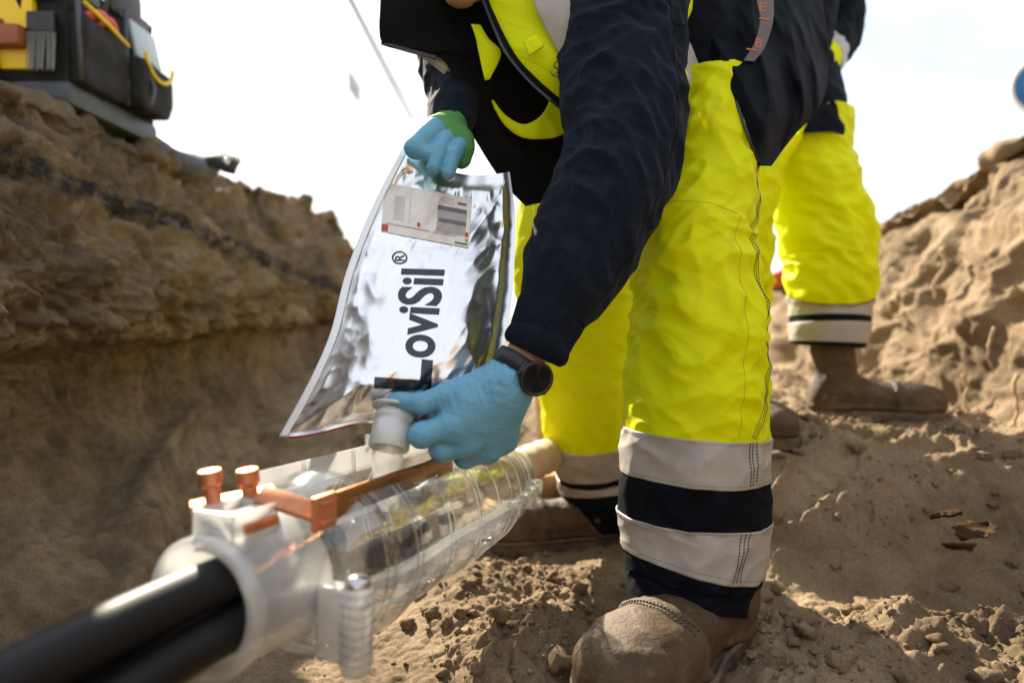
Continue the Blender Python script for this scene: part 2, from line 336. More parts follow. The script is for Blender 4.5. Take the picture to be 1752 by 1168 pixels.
M = dict(
    ground=soil('sand', (0.160, 0.112, 0.066), (0.41, 0.302, 0.192)),
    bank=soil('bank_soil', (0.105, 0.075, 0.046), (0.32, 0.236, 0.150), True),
    mound=soil('mound_soil', (0.165, 0.115, 0.067), (0.38, 0.278, 0.174)),
    clod=soil('clod_soil', (0.155, 0.105, 0.060), (0.37, 0.268, 0.168)),
    yellow=mat('hi_vis_cloth', (0.88, 0.97, 0.0), 0.62, spec=0.2, col2=(0.92, 0.94, 0.0), vscale=5, bump=0.22, bscale=420, bdist=0.0008, transl=0.22),
    grime=mat('grime', (0.30, 0.27, 0.03), 0.9),
    navy=mat('navy_cloth', (0.0042, 0.0062, 0.0105), 0.7, spec=0.08, var=0.35, vscale=30, bump=0.3, bscale=500, bdist=0.0008),
    fleece=mat('navy_fleece', (0.008, 0.012, 0.021), 0.9, spec=0.10, var=0.3, vscale=60, bump=0.6, bscale=900, bdist=0.0010, sheen=0.05),
    black=mat('black_lining', (0.006, 0.006, 0.006), 0.8, spec=0.1, var=0.3, vscale=20, bump=0.25, bscale=300, bdist=0.001),
    reflect=mat('reflective_tape', (0.42, 0.385, 0.345), 0.42, spec=0.5, var=0.10, vscale=25, bump=0.12, bscale=700, bdist=0.0006),
    stitch=mat('stitch', (0.03, 0.035, 0.05), 0.8), stitch_g=mat('stitch_grey', (0.24, 0.22, 0.19), 0.8), stitch_y=mat('stitch_yellow', (0.55, 0.55, 0.02), 0.8),
    glove=mat('nitrile', (0.14, 0.38, 0.54), 0.44, spec=0.42, var=0.10, vscale=12, bump=0.35, bscale=130, bdist=0.0014, stretch=(1.0, 1.0, 1.6)),
    glove_g=mat('glove_vest_reflection', (0.10, 0.30, 0.09), 0.75, spec=0.2, bump=0.4, bscale=600),  # green paints the yellow-green vest reflection onto the back of the blue glove
    skin=mat('skin', (0.52, 0.30, 0.20), 0.55, spec=0.35, var=0.12, vscale=40, bump=0.15, bscale=300, bdist=0.0006),
    hair=mat('hair', (0.05, 0.03, 0.018), 0.7, bump=0.6, bscale=200),
    boot=mat('muddy_leather', (0.060, 0.033, 0.015), 0.62, spec=0.35, col2=(0.120, 0.076, 0.040), vscale=13, bump=0.7, bscale=150, bdist=0.0035),
    sole=mat('boot_sole', (0.045, 0.034, 0.024), 0.85, col2=(0.20, 0.14, 0.085), vscale=25, bump=0.5, bscale=150),
    foil=mat('foil', (0.95, 0.95, 0.95), 0.34, metal=1.0, bump=0.10, bscale=70, bdist=0.002),
    foil_edge=mat('foil_edge', (0.88, 0.88, 0.88), 0.45, metal=0.5), foil_red=mat('foil_red_print', (0.55, 0.08, 0.03), 0.4),
    ink=mat('print_ink', (0.012, 0.022, 0.032), 0.22, spec=0.7), paper=mat('label_paper', (0.80, 0.74, 0.66), 0.45, var=0.04, vscale=20),
    pgrey=mat('label_grey', (0.42, 0.39, 0.36), 0.5), pdark=mat('label_dark', (0.16, 0.15, 0.15), 0.5), pred=mat('label_red', (0.55, 0.05, 0.02), 0.5), pgreen=mat('label_green', (0.25, 0.45, 0.05), 0.5), ppale=mat('label_pale', (0.62, 0.58, 0.53), 0.5),
    spout=clear('milky_plastic', (0.98, 0.98, 0.97), 0.25, 0.78, 0.10, 0.3), resin=clear('poured_resin', (0.97, 0.96, 0.93), 0.04, 0.35, 0.2),
    casing=clear('clear_casing', (0.955, 0.955, 0.95), 0.07, 0.035, 0.10), frost=clear('frosted_casing', (0.97, 0.97, 0.96), 0.25, 0.55, 0.12, 0.5), rib=clear('casing_rib', (0.88, 0.89, 0.89), 0.10, 0.16, 0.2),
    copper=mat('copper', (0.62, 0.26, 0.13), 0.52, metal=0.85, var=0.25, vscale=25, bump=0.06, bscale=80),
    bar=mat('worn_copper', (0.48, 0.24, 0.11), 0.30, metal=1.0, var=0.35, vscale=14, bump=0.05, bscale=120, stretch=(1, 1, 1)),
    cable=mat('black_cable', (0.005, 0.005, 0.006), 0.52, spec=0.3), sheath=mat('pale_cable_wrap', (0.62, 0.40, 0.28), 0.55, col2=(0.74, 0.56, 0.42), vscale=18, bump=0.2, bscale=60),
    steel=mat('steel', (0.55, 0.55, 0.56), 0.25, metal=1.0), gun=mat('gunmetal', (0.05, 0.048, 0.045), 0.28, metal=0.85), rubber=mat('rubber_strap', (0.022, 0.021, 0.020), 0.45, spec=0.4),
    glass=mat('watch_glass', (0.004, 0.004, 0.004), 0.04, spec=0.6), bezel=mat('bezel', (0.012, 0.011, 0.010), 0.22, spec=0.6),
    canvas=mat('bag_canvas', (0.014, 0.013, 0.012), 0.75, spec=0.3, var=0.3, vscale=30, bump=0.4, bscale=400), tray=mat('bag_tray', (0.055, 0.062, 0.068), 0.5, var=0.25, vscale=20, bump=0.3, bscale=150),
    trim=mat('yellow_trim', (0.75, 0.55, 0.0), 0.5), tool_y=mat('tool_yellow', (0.85, 0.55, 0.0), 0.4), tool_r=mat('tool_red', (0.60, 0.07, 0.02), 0.4), tool_b=mat('tool_brown', (0.28, 0.075, 0.025), 0.5), tool_g=mat('tool_grey', (0.20, 0.20, 0.19), 0.45), tool_c=mat('tool_clear', (0.35, 0.42, 0.47), 0.2),
    wood=mat('raw_wood', (0.42, 0.26, 0.11), 0.75, col2=(0.58, 0.36, 0.12), vscale=10, bump=0.3, bscale=60, stretch=(6, 1, 6)), stake=mat('stake_wood', (0.50, 0.34, 0.22), 0.8, var=0.2, vscale=15, bump=0.3, bscale=50),
    orange=mat('orange_plastic', (0.85, 0.25, 0.01), 0.4), red=mat('red_paint', (0.62, 0.05, 0.025), 0.45, var=0.15, vscale=9), white=mat('white_paint', (0.8, 0.8, 0.78), 0.45),
    blue=mat('sign_blue', (0.01, 0.13, 0.34), 0.35), galv=mat('galvanised', (0.62, 0.62, 0.62), 0.4, metal=0.6), plate=mat('grey_plate', (0.45, 0.46, 0.47), 0.5),
    leaf=mat('dry_leaf', (0.055, 0.028, 0.013), 1.0, spec=0.08, var=0.4, vscale=60, bump=0.4, bscale=150), root=mat('root_bark', (0.40, 0.28, 0.17), 0.85, var=0.2, vscale=60),
    print_o=mat('orange_print', (0.55, 0.14, 0.03), 0.5), tape_d=mat('dark_tape', (0.13, 0.10, 0.085), 0.45, var=0.2, vscale=40),
)
def crease_bump(m, axis, f1=120.0, f2=16.0, strength=0.5, dist=0.0016):
    t = m.node_tree; b = t.nodes['Principled BSDF']; tc = t.nodes.new('ShaderNodeTexCoord')
    dt = t.nodes.new('ShaderNodeVectorMath'); dt.operation = 'DOT_PRODUCT'; dt.inputs[1].default_value = axis; t.links.new(tc.outputs['Object'], dt.inputs[0])
    ml = t.nodes.new('ShaderNodeMath'); ml.operation = 'MULTIPLY'; ml.inputs[1].default_value = f1; t.links.new(dt.outputs['Value'], ml.inputs[0])
    sc = t.nodes.new('ShaderNodeVectorMath'); sc.operation = 'SCALE'; sc.inputs['Scale'].default_value = f2; t.links.new(tc.outputs['Object'], sc.inputs[0])
    cb = t.nodes.new('ShaderNodeCombineXYZ'); t.links.new(ml.outputs[0], cb.inputs[0]); ad = t.nodes.new('ShaderNodeVectorMath'); ad.operation = 'ADD'; t.links.new(cb.outputs[0], ad.inputs[0]); t.links.new(sc.outputs[0], ad.inputs[1])
    n = t.nodes.new('ShaderNodeTexNoise'); n.inputs['Scale'].default_value = 1.0; n.inputs['Detail'].default_value = 3; n.inputs['Distortion'].default_value = 0.6; t.links.new(ad.outputs[0], n.inputs['Vector'])
    bp = t.nodes.new('ShaderNodeBump'); bp.inputs['Strength'].default_value = strength; bp.inputs['Distance'].default_value = dist; t.links.new(n.outputs['Fac'], bp.inputs['Height'])
    if b.inputs['Normal'].links: t.links.new(b.inputs['Normal'].links[0].from_socket, bp.inputs['Normal'])
    t.links.new(bp.outputs['Normal'], b.inputs['Normal'])
def stain(m, col, scale=16.0, lo=0.60, hi=0.74, amount=0.7):
    t = m.node_tree; b = t.nodes['Principled BSDF']; src = b.inputs['Base Color'].links[0].from_socket; tc = t.nodes.new('ShaderNodeTexCoord')
    n = t.nodes.new('ShaderNodeTexNoise'); n.inputs['Scale'].default_value = scale; n.inputs['Detail'].default_value = 9; n.inputs['Roughness'].default_value = 0.7; n.inputs['Distortion'].default_value = 0.8; t.links.new(tc.outputs['Object'], n.inputs['Vector'])
    r = t.nodes.new('ShaderNodeMapRange'); r.inputs['From Min'].default_value = lo; r.inputs['From Max'].default_value = hi; r.inputs['To Max'].default_value = amount; t.links.new(n.outputs['Fac'], r.inputs['Value'])
    x = t.nodes.new('ShaderNodeMix'); x.data_type = 'RGBA'; x.inputs['B'].default_value = (*col, 1); t.links.new(r.outputs[0], x.inputs['Factor']); t.links.new(src, x.inputs['A']); t.links.new(x.outputs['Result'], b.inputs['Base Color'])
stain(M['yellow'], (0.36, 0.34, 0.04), 16.0, 0.60, 0.76, 0.5); stain(M['reflect'], (0.24, 0.19, 0.14), 22.0, 0.58, 0.76, 0.5); stain(M['navy'], (0.05, 0.037, 0.025), 30.0, 0.60, 0.78, 0.6); stain(M['boot'], (0.24, 0.170, 0.105), 30.0, 0.55, 0.70, 0.7)
crease_bump(M['yellow'], (0.25, 0.1, 0.96), 42.0, 11.0, 0.45, 0.006); crease_bump(M['navy'], (0.3, 0.1, 0.95), 36.0, 11.0, 0.4, 0.005)
crease_bump(M['glove'], (-0.42, -0.05, -0.90), 190.0, 28.0, 0.55, 0.0022)

# ------------------------------------------------------------------ the trench: floor, bank, mound, land beyond
def floor_z(x, y):
    r = 0.232 * sstep(1.12, 1.48, y + 0.25 * (x - 0.5)) * sstep(0.20, 0.52, x)
    far = 0.16 * sstep(1.75, 3.2, y) * (1 - sstep(0.2, 0.52, x)) + 0.06 * sstep(2.2, 4.5, y) + 0.17 * sstep(4.6, 6.2, y)
    heap = 0.055 * np.exp(-(((x - 0.035) / 0.10) ** 2 + ((y - 0.99) / 0.10) ** 2)) + 0.040 * np.exp(-(((x + 0.07) / 0.09) ** 2 + ((y - 1.22) / 0.16) ** 2))
    heap = heap + 0.035 * np.exp(-(((x - 0.55) / 0.16) ** 2 + ((y - 1.0) / 0.06) ** 2)) + 0.03 * np.exp(-(((x - 0.80) / 0.14) ** 2 + ((y - 1.28) / 0.08) ** 2)) + 0.03 * np.exp(-(((x - 0.20) / 0.08) ** 2 + ((y - 1.28) / 0.1) ** 2))
    left = 0.06 * sstep(-0.70, -1.0, x)
    return r + far + heap + left
def floor_detail(x, y):
    smooth = np.clip(1.0 * np.exp(-(((x + 0.20) / 0.10) ** 2 + ((y - 1.03) / 0.16) ** 2)) + 1.0 * np.exp(-(((x - 0.62) / 0.25) ** 2 + ((y - 1.17) / 0.055) ** 2))
                     + 0.9 * np.exp(-(((x - 0.11) / 0.13) ** 2 + ((y - 1.40) / 0.08) ** 2)) + 0.8 * np.exp(-(((x - 1.0) / 0.3) ** 2 + ((y - 1.55) / 0.10) ** 2)), 0, 1)
    wx = x + 0.03 * noise3(x * 9, y * 9, 1.0); wy = y + 0.03 * noise3(x * 9, y * 9, 5.0)
    lump = np.maximum(0, fbm(wx * 9, wy * 9, 2.0, 3) + 0.05)
    e, f1, cid = vcell(wx * 42 + 20, wy * 42 + 20, 5); cl = np.clip(1 - f1 * 1.25, 0, 1) ** 0.6 * cid
    e2, g1, cid2 = vcell(wx * 95 + 7, wy * 95 + 9, 8); cl2 = np.clip(1 - g1 * 1.25, 0, 1) ** 0.6 * cid2
    rough = np.clip(sstep(-0.15, 0.35, fbm(x * 4.2 + 3, y * 4.2, 9.0, 3)) + 0.35 * sstep(0.3, 0.5, x) + 0.5 * np.exp(-((y - 1.02) / 0.07) ** 2) * sstep(0.3, 0.5, x), 0, 1.2) * (1 - smooth)
    d = 0.018 * fbm(x * 3.1, y * 3.1, 0.5, 3) * (1 - 0.6 * smooth) + rough * (0.020 * lump + 0.016 * cl + 0.008 * cl2) + (1 - 0.85 * smooth) * (0.0065 * fbm(x * 30, y * 30, 3.0, 4, 2.2, 0.6) + (0.017 * np.maximum(0, fbm(x * 10 + 4, y * 15, 6.0, 4)) + 0.020 * (ridge(wx * 5, wy * 8, 2.5, 3) - 0.8)) * sstep(0.28, 0.5, x)) + 0.0026 * fbm(x * 85, y * 85, 4.0, 3)
    # drag marks in the smooth streak and cracked mud by the boot
    q = (x + 0.20) * 0.93 - (y - 1.03) * 0.36
    d = d + smooth * 0.0035 * noise3(q * 75, (y - 1.03) * 5, 2.2) * np.exp(-(((x + 0.2) / 0.2) ** 2 + ((y - 1.03) / 0.25) ** 2))
    for fx_, fy_, fa_ in ((.60, 1.34, .5), (.86, 1.21, 1.9), (1.02, 1.46, .2), (.40, 1.42, 1.6), (.74, 1.50, 2.6), (-.02, 1.36, 1.2), (.95, 1.02, 2.9)):
        u_ = (x - fx_) * math.cos(fa_) + (y - fy_) * math.sin(fa_); w_ = -(x - fx_) * math.sin(fa_) + (y - fy_) * math.cos(fa_)
        rr_ = np.sqrt((u_ / .125) ** 2 + (w_ / (.048 + .012 * np.tanh(u_ * 14))) ** 2) + 0.10 * noise3(x * 22, y * 22, fa_)
        ins = 1 - sstep(.80, 1.0, rr_); d = d * (1 - .5 * ins) - .014 * ins + .0022 * ins * np.sign(np.sin(u_ * 190)) + .013 * np.exp(-((rr_ - 1.12) / .13) ** 2) * (.6 + .8 * noise3(x * 40, y * 40, 2.0))
    ce, _, ci = vcell(wx * 21 + 3, wy * 21 + 1, 11); cm = np.exp(-(((x - 0.05) / 0.13) ** 2 + ((y - 0.93) / 0.12) ** 2))
    d = d - cm * 0.013 * (1 - sstep(0.0, 0.14, ce)) + cm * 0.008 * (ci - 0.5)
    d = d + 0.004 * smooth * noise3(x * 14 + y * 30, y * 40, 7.0) * sstep(0.2, 0.4, x)
    return d
def axis_pts(segs):
    out = [np.linspace(a, b, n, endpoint=False) for a, b, n in segs]; return np.concatenate(out + [[segs[-1][1]]])
xs = axis_pts([(-1.6, -0.72, 60), (-0.72, 1.30, 560), (1.30, 2.2, 60)])
ys = axis_pts([(-2.5, 0.5, 40), (0.5, 1.9, 400), (1.9, 3.0, 110), (3.0, 7.0, 90)])
Yg, Xg = np.meshgrid(ys, xs, indexing='ij')
Zg = floor_z(Xg, Yg) + floor_detail(Xg, Yg)
for bx, by, br in ((0.15, 0.85, 0.09), (0.20, 0.93, 0.10), (0.28, 1.03, 0.09), (0.05, 1.55, 0.10), (0.2, 1.62, 0.1)):   # soil pressed flat under the boots
    m = np.exp(-(((Xg - bx) / br) ** 2 + ((Yg - by) / br) ** 2)); Zg = Zg * (1 - m) + m * np.minimum(Zg, -0.018)
mk('trench_floor', np.stack([Xg, Yg, Zg], -1).reshape(-1, 3), gridf(len(ys), len(xs)), M['ground'], kind='structure')
# the wide land around, out to the horizon, with a hole where the trench lies
lv, lf = [], []
rx = [-900, -60, -3.2, 3.9, 60, 900]; ry = [-900, -40, -2.7, 6.4, 60, 1500]
for j, yy in enumerate(ry):
    for i, xx in enumerate(rx):
        z = 0.30 if yy > 5 else 0.96
        if xx < 0 and yy < 61: z = 0.96 if yy < 5 else 0.30
        lv.append((xx, yy, z))
for j in range(5):
    for i in range(5):
        if i == 2 and j == 2: continue
        lf.append([j * 6 + i, j * 6 + i + 1, (j + 1) * 6 + i + 1, (j + 1) * 6 + i])
mk('ground', lv, lf, M['mound'], kind='structure', smooth=False)

ex = np.linspace(-3.5, 4.3, 120); et = np.linspace(0, 1, 30); EX, ET = np.meshgrid(ex, et, indexing='ij'); EZ = -0.12 + 1.085 * ET; EY = -2.35 - 0.42 * ET + 0.07 * fbm(EX * 3, ET * 3, 1.0, 4)
mk('trench_end', np.stack([EX, EY, EZ], -1).reshape(-1, 3), gridf(120, 30), M['mound'], kind='structure')
def bank_mesh(name, prof_fn, ys, nt, matl):
    t = np.linspace(0, 1, nt); Y, T = np.meshgrid(ys, t, indexing='ij'); X, Z = prof_fn(Y, T)
    p = np.stack([X, Y, Z], -1)
    du = np.gradient(p, axis=0); dv = np.gradient(p, axis=1); n = nrm(np.cross(dv, du)); return p, n
# left bank: crest, crumbling bulge, overhang lip, recessed lower face
lt = np.array([0, .10, .22, .30, .38, .46, .52, .56, .60, .64, .74, .86, 1.0])
lx = np.array([-0.66, -0.90, -1.00, -1.01, -1.00, -0.985, -0.93, -0.84, -0.825, -0.86, -0.98, -1.05, -3.4])
lz = np.array([-0.06, 0.04, 0.13, 0.24, 0.33, 0.40, 0.43, 0.47, 0.55, 0.66, 0.86, 0.955, 0.975])
lt = np.concatenate([np.linspace(0, .70, 11), [.80, .86, 1.0]])
lx = np.array([-0.50, -0.74, -0.90, -0.98, -1.00, -0.99, -0.955, -0.865, -0.835, -0.845, -0.90, -0.99, -1.055, -3.4])
lz = np.array([-0.07, 0.045, 0.13, 0.22, 0.30, 0.385, 0.42, 0.45, 0.53, 0.62, 0.76, 0.90, 0.965, 0.975])
def left_prof(Y, T):
    q = hermite(lt, np.stack([lx, lz], 1), T); X, Z = q[..., 0], q[..., 1]
    crest = 1.0 + 0.05 * sstep(2.0, 2.4, Y) + 0.06 * sstep(2.6, 3.1, Y)
    drop = sstep(3.9, 6.2, Y); Z = Z * crest * (1 - drop) + drop * np.minimum(Z, 0.25 + 0.02 * T); return X - 0.10 * drop, Z
ysl = axis_pts([(-2.6, 0.9, 50), (0.9, 2.2, 210), (2.2, 4.4, 190), (4.4, 6.8, 50)])
p, n = bank_mesh('bank', left_prof, ysl, 330, None)
x, y, z = p[..., 0], p[..., 1], p[..., 2]
up = sstep(0.40, 0.50, z) * (1 - sstep(-1.1, -1.5, x)); lowm = 1 - sstep(0.38, 0.46, z)
wx, wy, wz = x + 0.05 * noise3(x * 7, y * 7, z * 7), y + 0.05 * noise3(x * 7 + 9, y * 7, z * 7), z + 0.05 * noise3(x * 7, y * 7 + 4, z * 7)
d = up * (0.050 * fbm(wx * 5, wy * 5, wz * 7, 4) + 0.022 * ridge(wx * 10, wy * 9, wz * 14, 3) - 0.016 + 0.016 * fbm(x * 26, y * 26, z * 26, 4, 2.2, 0.6) + 0.010 * np.maximum(0, fbm(x * 48, y * 48, z * 48, 2)))
d = d + lowm * (0.022 * sstep(-0.93, -0.80, x) * fbm(wx * 11, wy * 11, wz * 11, 4) + 0.022 * fbm(wx * 5, wy * 5, wz * 3.5, 3) + 0.010 * ridge(wx * 11, wy * 11, wz * 8, 3) - 0.008 + 0.012 * fbm(x * 30, y * 30, z * 24, 4, 2.2, 0.6))
d = d - 0.06 * lowm * np.exp(-((z - 0.06 - 0.22 * (y - 1.4)) / 0.025) ** 2) * sstep(1.0, 1.2, y) * (1 - sstep(1.9, 2.3, y))
far_m = sstep(2.2, 2.8, y) * sstep(0.6, 0.85, z); d = d + far_m * 0.05 * ridge(wx * 5, wy * 5, wz * 5, 3)
p = p + n * d[..., None]
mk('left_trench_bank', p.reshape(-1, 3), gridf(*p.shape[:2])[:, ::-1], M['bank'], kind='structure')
BANK = p
# right mound of dug-out soil
rt_ = np.linspace(0, 1, 9)
rxp = np.array([0.98, 1.16, 1.27, 1.32, 1.36, 1.42, 1.52, 1.75, 4.2])
rzp = np.array([0.02, 0.16, 0.27, 0.45, 0.64, 0.84, 1.0, 1.06, 0.96])
def right_prof(Y, T):
    q = hermite(rt_, np.stack([rxp, rzp], 1), T); X, Z = q[..., 0], q[..., 1]
    k = 1 - 0.20 * sstep(1.7, 2.5, Y) - 0.26 * sstep(2.4, 3.6, Y) - 0.22 * sstep(3.6, 5.5, Y)
    return X - 0.04 * sstep(1.5, 3, Y) + 0.10 * sstep(3, 6, Y), np.where(Z > 0.2, 0.2 + (Z - 0.2) * np.clip(k * 1.03, 0.13, 1.2), Z)
ysr = axis_pts([(-2.6, 1.2, 40), (1.2, 3.2, 270), (3.2, 6.9, 90)])
p, n = bank_mesh('mound', right_prof, ysr, 230, None); n = -n
x, y, z = p[..., 0], p[..., 1], p[..., 2]
wx, wy, wz = x + 0.06 * noise3(x * 6, y * 6, z * 6), y + 0.06 * noise3(x * 6 + 9, y * 6, z * 6), z + 0.06 * noise3(x * 6, y * 6 + 4, z * 6)
fall = 1 - 0.7 * sstep(1.9, 2.6, x)
d = fall * (0.075 * fbm(wx * 3.0, wy * 3.0, wz * 3.0, 3) + 0.020 * (ridge(wx * 5, wy * 5, wz * 9, 2) - 0.7) + 0.022 * sstep(0.0, 0.5, fbm(x * 3, y * 3, z * 3 + 7, 2)) * fbm(wx * 13, wy * 13, wz * 13, 4) + 0.007 * fbm(wx * 34, wy * 34, wz * 34, 3))
p = p + n * d[..., None] * np.sign(-1.0)
mk('right_soil_mound', p.reshape(-1, 3), gridf(*p.shape[:2]), M['mound'], kind='structure')
MOUND = p

# loose crumbs of soil lying about (nobody could count them)
rng = np.random.RandomState(21)
ic = bmesh.new(); bmesh.ops.create_icosphere(ic, subdivisions=2, radius=1); ic.verts.ensure_lookup_table(); ic.verts.index_update()
IV = np.array([v.co[:] for v in ic.verts]); IF = np.array([[v.index for v in f.verts] for f in ic.faces]); ic.free()
ic = bmesh.new(); bmesh.ops.create_icosphere(ic, subdivisions=1, radius=1); ic.verts.ensure_lookup_table(); ic.verts.index_update()
IV1 = np.array([v.co[:] for v in ic.verts]); IF1 = np.array([[v.index for v in f.verts] for f in ic.faces]); ic.free()
cv, cf, nn = [], [], 0
def crumb(c, r, big):
    global nn
    b, f = (IV, IF) if big else (IV1, IF1); s = rng.rand() * 90
    k = 1 + 0.75 * noise3(b[:, 0] * 1.3 + s, b[:, 1] * 1.1, b[:, 2] * 1.1) + 0.45 * noise3(b[:, 0] * 2.7 + s, b[:, 1] * 2.7, b[:, 2] * 2.7)
    q = b * k[:, None] * r * np.array([1, rng.uniform(.7, 1.1), rng.uniform(.55, .9)]); a = rng.rand() * 6.28
    R = np.array([[math.cos(a), -math.sin(a), 0], [math.sin(a), math.cos(a), 0], [0, 0, 1]])
    cv.append(q @ R + c); cf.append(f + nn); nn += len(q)
cx = rng.uniform(-0.55, 1.35, 60000); cy = 0.62 + 1.9 * rng.rand(60000) ** 1.4
dens = sstep(-0.05, 0.5, fbm(cx * 4.2 + 3, cy * 4.2, 9.0, 3)) + 0.9 * np.exp(-(((cx - 0.0) / 0.13) ** 2 + ((cy - 1.08) / 0.20) ** 2)) + 0.9 * np.exp(-(((cx - 0.65) / 0.35) ** 2 + ((cy - 0.98) / 0.10) ** 2)) + 0.35 * sstep(0.3, 0.5, cx)
dens -= 1.2 * np.exp(-(((cx + 0.20) / 0.07) ** 2 + ((cy - 1.03) / 0.14) ** 2)) + 1.2 * np.exp(-(((cx - 0.62) / 0.22) ** 2 + ((cy - 1.17) / 0.05) ** 2))
keep = rng.rand(60000) < 0.17 * np.clip(dens, 0.03, 1.3)
gz = floor_z(cx, cy) + floor_detail(cx, cy)
for a, b, c_ in zip(cx[keep], cy[keep], gz[keep]):
    if min(math.hypot(a - 0.15, b - 0.85), math.hypot(a - 0.20, b - 0.93), math.hypot(a - 0.27, b - 1.03)) < 0.09: continue
    r = min(0.0019 / (rng.rand() ** 0.5 + 0.03) * (0.6 + 0.5 * b), 0.019); crumb(np.array([a, b, c_ + r * 0.25]), r, r > 0.006)
for px, py, r in ((740, 1055, .013), (765, 1063, .009), (725, 1045, .008), (697, 1068, .012), (800, 1005, .012), (818, 985, .010), (812, 1000, .008), (835, 962, .010), (850, 958, .008), (788, 1018, .009), (1330, 1010, .010), (1620, 1010, .018), (1650, 1000, .014)):
    q = P(px, py, 1.0); dd = (q - CAM) / np.linalg.norm(q - CAM); h = CAM + dd * (0.5 - 0.02) / -dd[2]
    for _ in range(6):
        z0 = float(floor_z(h[0], h[1]) + floor_detail(h[0:1], h[1:2])[0]); h = CAM + dd * (0.5 - z0) / -dd[2]
    crumb(np.array([h[0], h[1], z0 + r * 0.4]), r, True)
mk('loose_soil_crumbs', np.concatenate(cv), np.concatenate(cf), M['clod'], kind='stuff', label='loose crumbs and clods of sandy soil scattered over the trench floor', cat='soil', smooth=False)

# ------------------------------------------------------------------ the cable joint
A0, A1 = P(345, 1042, 0.60), P(870, 812, 1.27)
AXD = nrm(A1 - A0); LEN = float(np.linalg.norm(A1 - A0))
SID = nrm(np.cross(AXD, np.array([0, 0, 1.0]))); UPV = np.cross(SID, AXD)      # SID points to the camera's right
def J(t, s, u): return A0 + AXD * t + SID * s + UPV * u
joint = thing('cable_joint_casing', 'clear plastic cable joint casing with open top, held over the black cables', 'cable joint', (A0 + A1) / 2 - np.array([0, 0, 0.09]))
R_ = 0.090
prof = [(0.10, 0.066), (0.112, 0.080), (0.135, R_), (0.30, R_ + 0.002), (0.50, R_), (0.585, 0.083), (0.64, 0.071), (0.68, 0.056), (0.72, 0.050)]
tt = np.linspace(0.10, 0.72, 60); pr = hermite([a for a, _ in prof], [[b] for _, b in prof], tt)[:, 0]
def rad(t): return float(np.interp(t, tt, pr))
gap = 0.66                                                                    # half angle of the open top
mb = MB(); m1 = tt < 0.17; m2 = (tt >= 0.16) & (tt <= 0.575); m3 = tt > 0.565
mb.lathe(A0, AXD, np.stack([tt[m1], pr[m1]], 1), 64, UPV); mb.lathe(A0, AXD, np.stack([tt[m2], pr[m2]], 1), 64, UPV, (gap, 2 * np.pi - gap)); mb.lathe(A0, AXD, np.stack([tt[m3], pr[m3]], 1), 64, UPV)
solid(mb.build('shell', M['casing'], joint), 0.002)
MB().lathe(A0, AXD, [(0.0, 0.050), (-0.004, 0.054), (-0.004, 0.060), (0.0, 0.0635), (0.012, 0.0635), (0.014, 0.060), (0.06, 0.0605), (0.10, 0.066), (0.10, 0.062), (0.06, 0.056), (0.012, 0.052), (0.0, 0.050)], 72, UPV).build('end_collar', M['frost'], joint)
for k, t in enumerate([0.150, 0.205, 0.218, 0.300, 0.313, 0.385, 0.397, 0.455, 0.51, 0.555, 0.60, 0.635, 0.66, 0.685]):
    g = gap + 0.02 if t < 0.57 else 0.0; th = np.linspace(g, 2 * np.pi - g, 64); r = rad(t) + 0.0015
    q = J(t, 0, 0) + r * (np.cos(th)[:, None] * UPV - np.sin(th)[:, None] * SID)
    MB().tube(q, 0.0016 if k % 2 else 0.0011, 6).build('rib', M['rib'], joint)
for sgn in (1, -1):                                                            # flanges where the half shells meet
    tq = np.linspace(0.12, 0.70, 30); rr = np.array([rad(t) for t in tq])
    mb = MB(); ring = []
    for t, r in zip(tq, rr):
        for s_, u_ in ((r - 0.004, 0.007), (r + 0.014, 0.007), (r + 0.014, -0.003), (r - 0.004, -0.003)): ring.append(J(t, sgn * s_, u_ - 0.006))
    mb.add(ring, [list(f) for f in gridf(30, 4, True)] + [[3, 2, 1, 0], [116, 117, 118, 119]])
    mb.build('flange', M['rib'], joint, smooth=False)
    for t in (0.50, 0.56, 0.61, 0.66):
        MB().box(J(t, sgn * (rad(t) + 0.012), -0.004), (0.030, 0.020, 0.024), (AXD, SID, UPV), 0.004).build('clip', M['rib'], joint)
# the screw dome beside the near collar
c = J(0.090, 0.100, -0.028)
clamp = MB().lathe(c, UPV, [(-0.048, 0.0), (-0.048, 0.012), (-0.040, 0.0155), (0.032, 0.0155), (0.036, 0.012)], 28).build('clamp_tube', M['frost'], joint)
for k in range(8): MB().lathe(c, UPV, [(-0.036 + k * 0.009, 0.0155), (-0.034 + k * 0.009, 0.0172), (-0.032 + k * 0.009, 0.0155)], 28).build('thread_ridge', M['rib'], clamp)
MB().lathe(c, UPV, [(0.034, 0.013), (0.040, 0.0125), (0.044, 0.009), (0.045, 0.0)], 28).build('screw_cap', M['steel'], clamp)
MB().box(J(0.090, 0.078, -0.03), (0.026, 0.034, 0.07), (AXD, SID, UPV), 0.006).build('clamp_web', M['frost'], joint)
